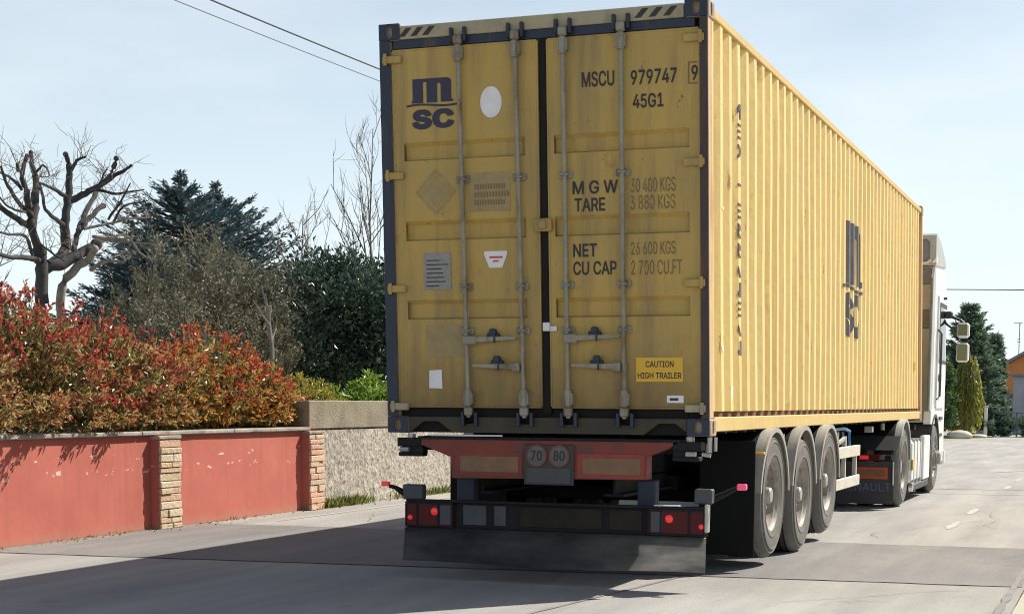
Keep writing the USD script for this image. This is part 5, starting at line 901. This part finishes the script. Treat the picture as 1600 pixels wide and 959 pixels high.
def twiggy(name, label, x, y, rx, ry, h, seed, nst, m_l, nl, llen, m_w, cat='shrub', upright=0.8, z0=0.0, dense=5, rtwig=0.007, group=None):
    """A loose shrub: many rising stems that fork, with small leaves scattered along them."""
    rg = np.random.default_rng(seed); t = thing(name, label, cat, (x, y, 0), group or 'olive shrubs behind the red hedge'); segs, C, D = [], [], []
    for s in range(nst):
        a = rg.uniform(0, 2*PI); r = math.sqrt(rg.random()); p0 = np.array([x+0.25*rx*math.cos(a)*r, y+0.25*ry*math.sin(a)*r, z0])
        hh = h*(1-0.45*r*r)*rg.uniform(0.72, 1.06); p2 = np.array([x+rx*math.cos(a)*r, y+ry*math.sin(a)*r, hh]); p1 = (p0+p2)/2+np.array([0.2*rx*math.cos(a)*r, 0.2*ry*math.sin(a)*r, 0.12*h])+rg.normal(size=3)*0.06
        segs.append(([p0, p1, p2], [rtwig*2.2, rtwig*1.4, rtwig*0.5]))
        for k in range(dense):
            u = rg.uniform(0.3, 0.98); c = p0*(1-u)**2+2*p1*u*(1-u)+p2*u*u; d = unit(rg.normal(size=3)*[0.8, 0.8, 0.4]+[0, 0, upright]); l = rg.uniform(0.15, 0.5)*h*0.28
            e = c+d*l; segs.append(([c, (c+e)/2+rg.normal(size=3)*0.04, e], [rtwig, rtwig*0.7, rtwig*0.35]))
            n_ = nl//(nst*dense)+1
            for j in range(n_): q = c+(e-c)*rg.uniform(0.1, 1.0)+rg.normal(size=3)*0.05; C.append(q); D.append(d*0.5+rg.normal(size=3)*0.7)
    part(t, 'twigs', tubes(segs, 3), m_w, kind='stuff')
    if nl: L = rg.uniform(0.7, 1.3, len(C))*llen; leafpart(t, 'leaves', leaves(C, D, L, L*0.4, rg), m_l)
    return t
twiggy('olive_shrub', 'grey olive twiggy shrub in front of the dark spruces, nearest the pollarded tree', -11.6, 11.3, 0.9, 1.0, 3.0, 81, 170, m_olive, 16000, 0.08, m_twigl)
twiggy('olive_shrub', 'tall olive brown twiggy shrub covering the front of the right spruce', -12.4, 14.0, 1.7, 2.2, 4.25, 82, 360, m_olive, 44000, 0.08, m_twigl)
twiggy('olive_shrub', 'rounded olive shrub behind the dip of the red shrubs', -10.4, 11.2, 0.8, 1.0, 2.35, 83, 150, m_olive, 15000, 0.075, m_twigl)
twiggy('olive_shrub', 'olive twiggy shrub around the pale cut stump', -12.2, 16.0, 1.5, 1.9, 3.85, 84, 260, m_olive, 26000, 0.08, m_twigl)
st = thing('cut_stump', 'thin pale pruned trunk with cut ends standing among olive shrubs', 'tree', (-10.0, 11.93, 0))
part(st, 'trunk', tube([(-10.0, 11.93, 0), (-10.0, 11.93, 2.09), (-10.02, 11.87, 2.5), (-10.0, 11.84, 2.75)], [0.05, 0.038, 0.034, 0.045], 8), m_pale)
part(st, 'branch', tube([(-10.0, 11.86, 2.62), (-10.0, 11.72, 2.85), (-10.0, 11.62, 3.05)], [0.025, 0.018, 0.012], 6), m_pale); part(st, 'branch', tube([(-10.0, 11.86, 2.45), (-10.0, 11.6, 2.62), (-10.0, 11.35, 2.82)], [0.02, 0.013, 0.007], 6), m_pale)
part(st, 'branch', tube([(-10.0, 11.92, 2.2), (-10.0, 12.05, 2.4), (-10.0, 12.1, 2.62)], [0.02, 0.013, 0.007], 6), m_pale)

def bare(name, label, x, y, h, seed, spread=0.3, n0=9, r0_=0.06, m=None, group=None):
    rg = np.random.default_rng(seed); t = thing(name, label, 'tree', (x, y, 0), group or 'leafless trees behind the wall'); segs = []
    tr_ = [np.array([x, y, -0.02])]; 
    for k in range(1, 8): tr_.append(tr_[-1]+np.array([rg.normal()*0.05, rg.normal()*0.05, h/7]))
    part(t, 'trunk', tube(tr_, np.linspace(r0_, 0.008, 8), 7), m or m_twig)
    def grow(p, d, l, r, lev):
        q1 = p+d*l*0.5+rg.normal(size=3)*l*0.06; d2 = unit(d+[0, 0, 0.25]+rg.normal(size=3)*0.12); q2 = q1+d2*l*0.5; segs.append(([p, q1, q2], [r, r*0.75, r*0.4]))
        if lev:
            for k in range(rg.integers(3, 6)): u = rg.uniform(0.25, 1.0); c = p+(q2-p)*u; grow(c, unit(d2+rg.normal(size=3)*0.5+[0, 0, 0.3]), l*rg.uniform(0.35, 0.6), max(r*0.55, 0.005), lev-1)
    for k in range(n0):
        u = rg.uniform(0.25, 0.98); i = u*7; p = tr_[int(i)]+(tr_[min(7, int(i)+1)]-tr_[int(i)])*(i-int(i)); a = rg.uniform(0, 2*PI)
        grow(p, unit(np.array([math.cos(a)*spread*2, math.sin(a)*spread*2, 1.0])), h*rg.uniform(0.2, 0.36)*(1.15-0.6*u), 0.020*(1.25-u)+0.006, 2)
    part(t, 'branches', tubes(segs, 3), m or m_twig)
bare('bare_tree', 'tall slender leafless tree rising right beside the container edge', -14.0, 24.0, 7.6, 91, 0.28, 16, 0.05)
bare('bare_tree', 'shorter leafless tree between the spruce and the dark evergreen', -14.0, 21.0, 5.3, 92, 0.4, 16, 0.05)
bare('bare_tree', 'thin leafless sapling against the sky right of the spruces', -13.5, 19.4, 4.6, 93, 0.45, 12, 0.04)
bare('bare_tree', 'leafless tree partly hidden at the left edge behind the pollard', -15.0, 10.9, 4.6, 94, 0.5, 14, 0.05)

def roundtree(name, label, x, y, h, rx, z0, seed, m, n, llen, cat='tree', clumps=60, mstem=None, group=None, ry=None, wr=0.42):
    rg = np.random.default_rng(seed); t = thing(name, label, cat, (x, y, 0), group); segs = []; ry = ry or rx
    part(t, 'trunk', tube([(x, y, -0.02), (x+0.03, y, h*0.4), (x, y, h*0.8)], [0.10*min(1, h/3), 0.07*min(1, h/3), 0.02], 7), mstem or m_stem)
    zc = (z0+h)/2; rz = (h-z0)/2; d = ball(rg, clumps); f = rg.uniform(0.35, 1.0, clumps)**0.5*(0.72+0.5*meshkit.noise(d*2.4+seed, seed)); cc = np.array([x, y, zc])+d*np.array([rx, ry, rz])*f[:, None]
    for c in cc: segs.append(([np.array([x, y, max(z0, c[2]-0.5)]), (np.array([x, y, c[2]-0.2])+c)/2, c], [0.02, 0.012, 0.005]))
    fill = n//3; q = ball(rg, fill)*rg.random((fill, 1))**0.4*0.8*np.array([rx, ry, rz])+[x, y, zc]
    k = rg.integers(0, clumps, n); cr = rg.uniform(0.22, 0.42, clumps)*min(rx, rz)
    off_ = ball(rg, n)*cr[k][:, None]*rg.random((n, 1))**0.45; C = np.vstack([cc[k]+off_, q]); D = np.vstack([unit(off_+[0, 0, 0.3*0.3])+rg.normal(size=(n, 3))*0.6+[0, 0, -0.15], ball(rg, fill)]); L = rg.uniform(0.7, 1.3, n+fill)*llen
    leafpart(t, 'leaves', leaves(C, D, L, L*wr, rg), m); part(t, 'branches', tubes(segs, 3), mstem or m_stem); return t
roundtree('evergreen_tree', 'dark glossy evergreen tree above the grey wall, beside the container', -11.2, 17.2, 3.95, 1.9, 0.9, 101, m_darkl, 26000, 0.12, clumps=130)
roundtree('evergreen_tree', 'smaller dark evergreen tree left of the larger one, below the bare sapling', -11.6, 15.4, 2.95, 1.1, 0.7, 102, m_darkl, 13000, 0.11, clumps=90)
roundtree('laurel_bush', 'bright green glossy bush on the grey wall beside the container', -7.35, 10.3, 1.62, 0.62, 0.85, 103, m_lime, 2600, 0.10, 'shrub', 40, ry=1.0)
roundtree('golden_bush', 'yellow green bush between the red shrubs and the bright green bush', -7.6, 8.5, 1.56, 0.5, 0.85, 104, m_limey, 2400, 0.06, 'shrub', 40, ry=0.75)
pole = thing('thin_pole', 'thin pale upright pole in front of the dark evergreen tree', 'pole', (-10.5, 17.4, 0)); part(pole, 'shaft', tube([(-10.5, 17.4, 0), (-10.5, 17.4, 3.55)], [0.028, 0.022], 8), m_pale)
# weeds at the foot of the grey wall
def weeds(name, label, pts, n, h, seed):
    rg = np.random.default_rng(seed); C, D, L = [], [], []
    for k in range(n):
        x, y = pts[rg.integers(len(pts))]; C.append([x+rg.normal()*0.035, y+rg.normal()*0.22, -0.005]); D.append([abs(rg.normal())*0.35, rg.normal()*0.4, 1.0]); L.append(h*rg.uniform(0.4, 1.15))
    L = np.array(L); q = leaves(C, D, L, L*0.22, rg); single(name, q, m_grass, label, 'weeds', kind='stuff', uv=leaf_uv(q))
weeds('weeds', 'green weeds at the foot of the grey wall beside the second pilaster', [(-6.30, 6.55), (-6.30, 6.8), (-6.30, 7.1), (-6.31, 7.25), (-6.3, 7.4)], 300, 0.14, 7)
weeds('weeds', 'dry weeds at the wall foot seen under the trailer end', [(-6.30, 9.0), (-6.30, 9.4), (-6.31, 9.8), (-6.3, 10.2), (-6.31, 10.7)], 260, 0.12, 8)
weeds('weeds', 'sparse weeds at the foot of the red wall', [(-6.32, 1.3), (-6.32, 1.9), (-6.32, 2.4), (-6.33, 4.4)], 60, 0.05, 9)

# ------------------------------------------------------------------ the far end of the road
spruce('tall_conifer', 'dark conifer at the far end of the road, right of the cab', -3.35, 57.0, 5.25, 1.55, 111, m_farcon, 30, 13, 80, size=0.26)
spruce('tall_conifer', 'lower dark conifer at the far end, next to the orange house', -2.62, 60.0, 4.2, 0.72, 112, m_farcon, 26, 11, 60, size=0.26)
roundtree('hedge_column', 'green clipped hedge column between cab door and willow', -4.0, 53.0, 3.2, 0.55, 0.0, 113, m_hedgeg, 4200, 0.13, 'hedge', 60)
roundtree('hedge_column', 'lower green hedge behind the wheel of the tractor', -4.9, 52.5, 2.4, 0.7, 0.0, 114, m_hedgeg, 4200, 0.13, 'hedge', 60)
def willow(label, x, y, h, rx, seed):
    rg = np.random.default_rng(seed); t = thing('weeping_tree', label, 'tree', (x, y, 0)); segs, C, D = [], [], []
    part(t, 'trunk', tube([(x, y, -0.02), (x, y, h*0.55), (x, y, h*0.9)], [0.11, 0.08, 0.03], 8), m_twig)
    for k in range(230):
        a = rg.uniform(0, 2*PI); r = rx*math.sqrt(rg.random()); top = h*(1-0.30*(r/rx)**2)*rg.uniform(0.82, 1.0); p = np.array([x+r*math.cos(a)*0.8, y+r*math.sin(a)*0.8, top]); e = np.array([x+r*math.cos(a)*1.05, y+r*math.sin(a)*1.05, max(0.2, top-rg.uniform(0.8, 2.4))])
        segs.append(([np.array([x, y, min(top, h*0.88)]), p, e], [0.015, 0.008, 0.003]))
        for j in range(20): u = rg.random(); C.append(p+(e-p)*u+rg.normal(size=3)*0.03); D.append([rg.normal()*0.4, rg.normal()*0.4, -1.0])
    part(t, 'branches', tubes(segs, 3), m_pale); L = rg.uniform(0.7, 1.3, len(C))*0.2; leafpart(t, 'leaves', leaves(C, D, L, L*0.28, rg), m_willow)
willow('yellow green weeping tree at the end of the road beside the white post', -3.17, 54.5, 3.45, 0.60, 121)
roundtree('low_hedge', 'teal green low hedge along the fence right of the white post', -1.9, 57.2, 0.95, 0.55, 0.0, 122, leafy('teal_leaf', [(0.0, (0.05, 0.10, 0.085)), (1.0, (0.11, 0.18, 0.14))], 0.5, 0.2), 1500, 0.12, 'hedge', 40)
roundtree('low_hedge', 'green low hedge by the lilac wall', -0.75, 57.4, 0.9, 0.7, 0.0, 123, m_hedgeg, 1700, 0.12, 'hedge', 40)
m_stonep = paint('pale_boulder', (0.62, 0.58, 0.49), (0.50, 0.46, 0.38), 6, 0.9, 0.5, 30)
b = trimesh.creation.icosphere(3, 1.0); b.vertices = b.vertices*(1+0.25*(meshkit.fbm(b.vertices*1.7, 3, 4)-0.5))[:, None]*[0.48, 0.3, 0.20]+[-3.25, 53.0, 0.10]
single('boulder', b, m_stonep, 'pale flat boulder at the road end under the weeping tree', 'boulder', smooth=60)
b = trimesh.creation.icosphere(3, 1.0); b.vertices = b.vertices*(1+0.25*(meshkit.fbm(b.vertices*1.7, 3, 9)-0.5))[:, None]*[0.36, 0.3, 0.09]+[-2.75, 55.0, 0.04]
single('boulder', b, m_stonep, 'lower pale boulder at the foot of the white post', 'boulder', smooth=60)
wp = thing('white_post', 'slim white post standing at the end of the road', 'post', (-2.55, 56.0, 0)); part(wp, 'shaft', bx(-2.62, -2.48, 55.93, 56.07, 0, 1.18, 0.02), plain('white_post_paint', (0.8, 0.8, 0.78), 0.5)); part(wp, 'post_cap', bx(-2.635, -2.465, 55.915, 56.085, 1.18, 1.23, 0.015), m_white)
# garden fence, shed, lilac building, orange house
m_fen = paint('grey_fence_wire', (0.10, 0.125, 0.12), (0.08, 0.10, 0.095), 5, 0.7)
fc = thing('garden_fence', 'thin grey rail fence in front of the hedge by the far houses', 'fence', (-0.5, 56.6, 0))
for x in np.arange(-2.3, 2.4, 0.9): part(fc, 'fence_post', bx(x-0.03, x+0.03, 56.57, 56.63, 0, 1.0, 0.006), m_fen)
for z in (0.30, 0.62, 0.94): part(fc, 'fence_rail', bx(-2.3, 2.3, 56.585, 56.615, z-0.02, z+0.02), m_fen)
m_orange = paint('orange_render', (0.56, 0.22, 0.075), (0.50, 0.19, 0.065), 2, 0.9)
m_slate = paint('grey_roof', (0.19, 0.20, 0.22), (0.15, 0.16, 0.175), 3, 0.7)
m_lilac = paint('lilac_render', (0.33, 0.33, 0.39), (0.28, 0.28, 0.34), 2, 0.85)
m_tile = paint('brown_roof_tiles', (0.26, 0.20, 0.15), (0.19, 0.145, 0.11), 5, 0.85)
m_wallb = paint('beige_render', (0.42, 0.38, 0.31), (0.36, 0.33, 0.27), 3, 0.9)
m_win = plain('dark_window_pane', (0.03, 0.035, 0.04), 0.1)
m_fr = plain('white_frame', (0.72, 0.72, 0.70), 0.5)
def gable(x0, x1, y0, y1, ze, zr): return hull([(x, y, z) for y in (y0, y1) for x, z in ((x0, 0), (x1, 0), (x0, ze), (x1, ze), ((x0+x1)/2, zr))])
oh = thing('orange_house', 'orange rendered house with grey pitched roof at the right edge', 'house', (1.2, 78, 0))
part(oh, 'wall', gable(-3.1, 5.4, 74.5, 84, 3.25, 5.75), m_orange)
for s in (0, 1):
    e, w = (-3.5, 1) if s == 0 else (5.8, -1); xm = 1.275
    part(oh, 'roof', hull([(x, y, z+dz) for y in (74.1, 84.4) for x, z in ((e, 3.05), (xm, 5.79)) for dz in (0.0, 0.16)]), m_slate)
for x in (-0.9, 2.2): 
    w = part(oh, 'window', bx(x, x+1.0, 74.46, 74.52, 1.2, 2.4), m_fr); part(w, 'pane', bx(x+0.08, x+0.92, 74.44, 74.46, 1.28, 2.32), m_win)
part(oh, 'chimney', bx(3.2, 3.8, 77, 77.6, 4.2, 6.0, 0.03), m_orange)
ant = thing('roof_antenna', 'thin aerial mast with crossbars on the orange house roof', 'antenna', (-2.55, 75.2, 3.4))
part(ant, 'mast', rod((-2.55, 75.2, 3.4), (-2.55, 75.2, 5.4), 0.022, 6), m_fen)
for z, l in ((5.38, 0.30), (5.28, 0.05), (4.55, 0.12), (4.42, 0.10)): part(ant, 'crossbar', rod((-2.55-l, 75.2, z), (-2.55+l*0.5, 75.2, z), 0.016, 5), m_fen)
lh = thing('lilac_building', 'low lilac grey building with a slanted roof, in front of the orange house', 'building', (0.2, 66, 0))
part(lh, 'wall', bx(-2.05, 3.2, 64.0, 69.0, 0, 2.50), m_lilac); part(lh, 'roof', hull([(x, y, z) for x, z in ((-2.2, 2.52), (3.4, 2.52), (-2.2, 2.62), (3.4, 2.62)) for y in (63.8, 69.2)]), m_slate)
w = part(lh, 'window', bx(-1.55, -0.55, 63.95, 64.02, 1.05, 1.95), m_fr); part(w, 'pane', bx(-1.48, -0.62, 63.93, 63.95, 1.12, 1.88), m_win)
sh = thing('garden_shed', 'beige shed with brown tiled roof between conifer and lilac building', 'shed', (-2.9, 66, 0))
part(sh, 'wall', bx(-3.6, -2.2, 64.5, 67.5, 0, 1.12), m_wallb); part(sh, 'roof', hull([(-3.8, 64.2, 1.10), (-2.1, 64.2, 1.10), (-3.8, 64.2, 1.18), (-2.1, 64.2, 1.18), (-3.8, 67.7, 1.78), (-2.1, 67.7, 1.78)]), m_tile)
part(sh, 'roof_hatch', bx(-3.05, -2.55, 67.6, 67.9, 1.55, 2.05, 0.02), m_fr)
# overhead cables
m_wire = plain('cable_sheath', (0.05, 0.055, 0.065), 0.6)
def cable(name, label, a, b, sag, r):
    a, b = np.array(a, float), np.array(b, float); t = np.linspace(0, 1, 60)[:, None]; p = a+(b-a)*t-np.array([0, 0, 1.0])*sag*4*t*(1-t); single(name, tube(p, r, 6), m_wire, label, 'cable', smooth=True)
cable('overhead_cable', 'thicker dark overhead cable, the upper of two at the left', (-8.0, -28, 6.41), (-8.0, 46, 7.60), 0.85, 0.011)
cable('overhead_cable', 'thinner overhead cable, the lower of two at the left', (-8.0, -28, 6.23), (-8.0, 46, 7.43), 0.85, 0.0055)
cable('overhead_cable', 'single cable crossing the sky right of the cab', (-30, 40.0, 6.0), (28, 40.0, 4.6), 0.62, 0.015)

# grit, dead leaves and small stones gathered along the wall foot and the kerb
rg = np.random.default_rng(404)
def litter(name, label, n, xf, ylo, yhi, cat):
    C = np.c_[xf(rg, n), rg.uniform(ylo, yhi, n), np.full(n, 0.006)]; D = np.c_[rg.normal(size=(n, 2)), rg.uniform(0.0, 0.25, n)]; L = rg.uniform(0.012, 0.035, n)
    q = leaves(C, D, L, L*0.6, rg); single(name, q, m_litter, label, cat, kind='stuff', uv=leaf_uv(q))
m_litter = leafy('dead_leaf', [(0.0, (0.10, 0.06, 0.03)), (0.5, (0.22, 0.14, 0.07)), (1.0, (0.36, 0.28, 0.17))], 0.7, 0.1)
litter('leaf_litter', 'dead leaves and grit along the foot of the walls', 380, lambda r, n: -6.33+np.abs(r.normal(size=n))*0.10, -1.0, 13.0, 'leaf litter')
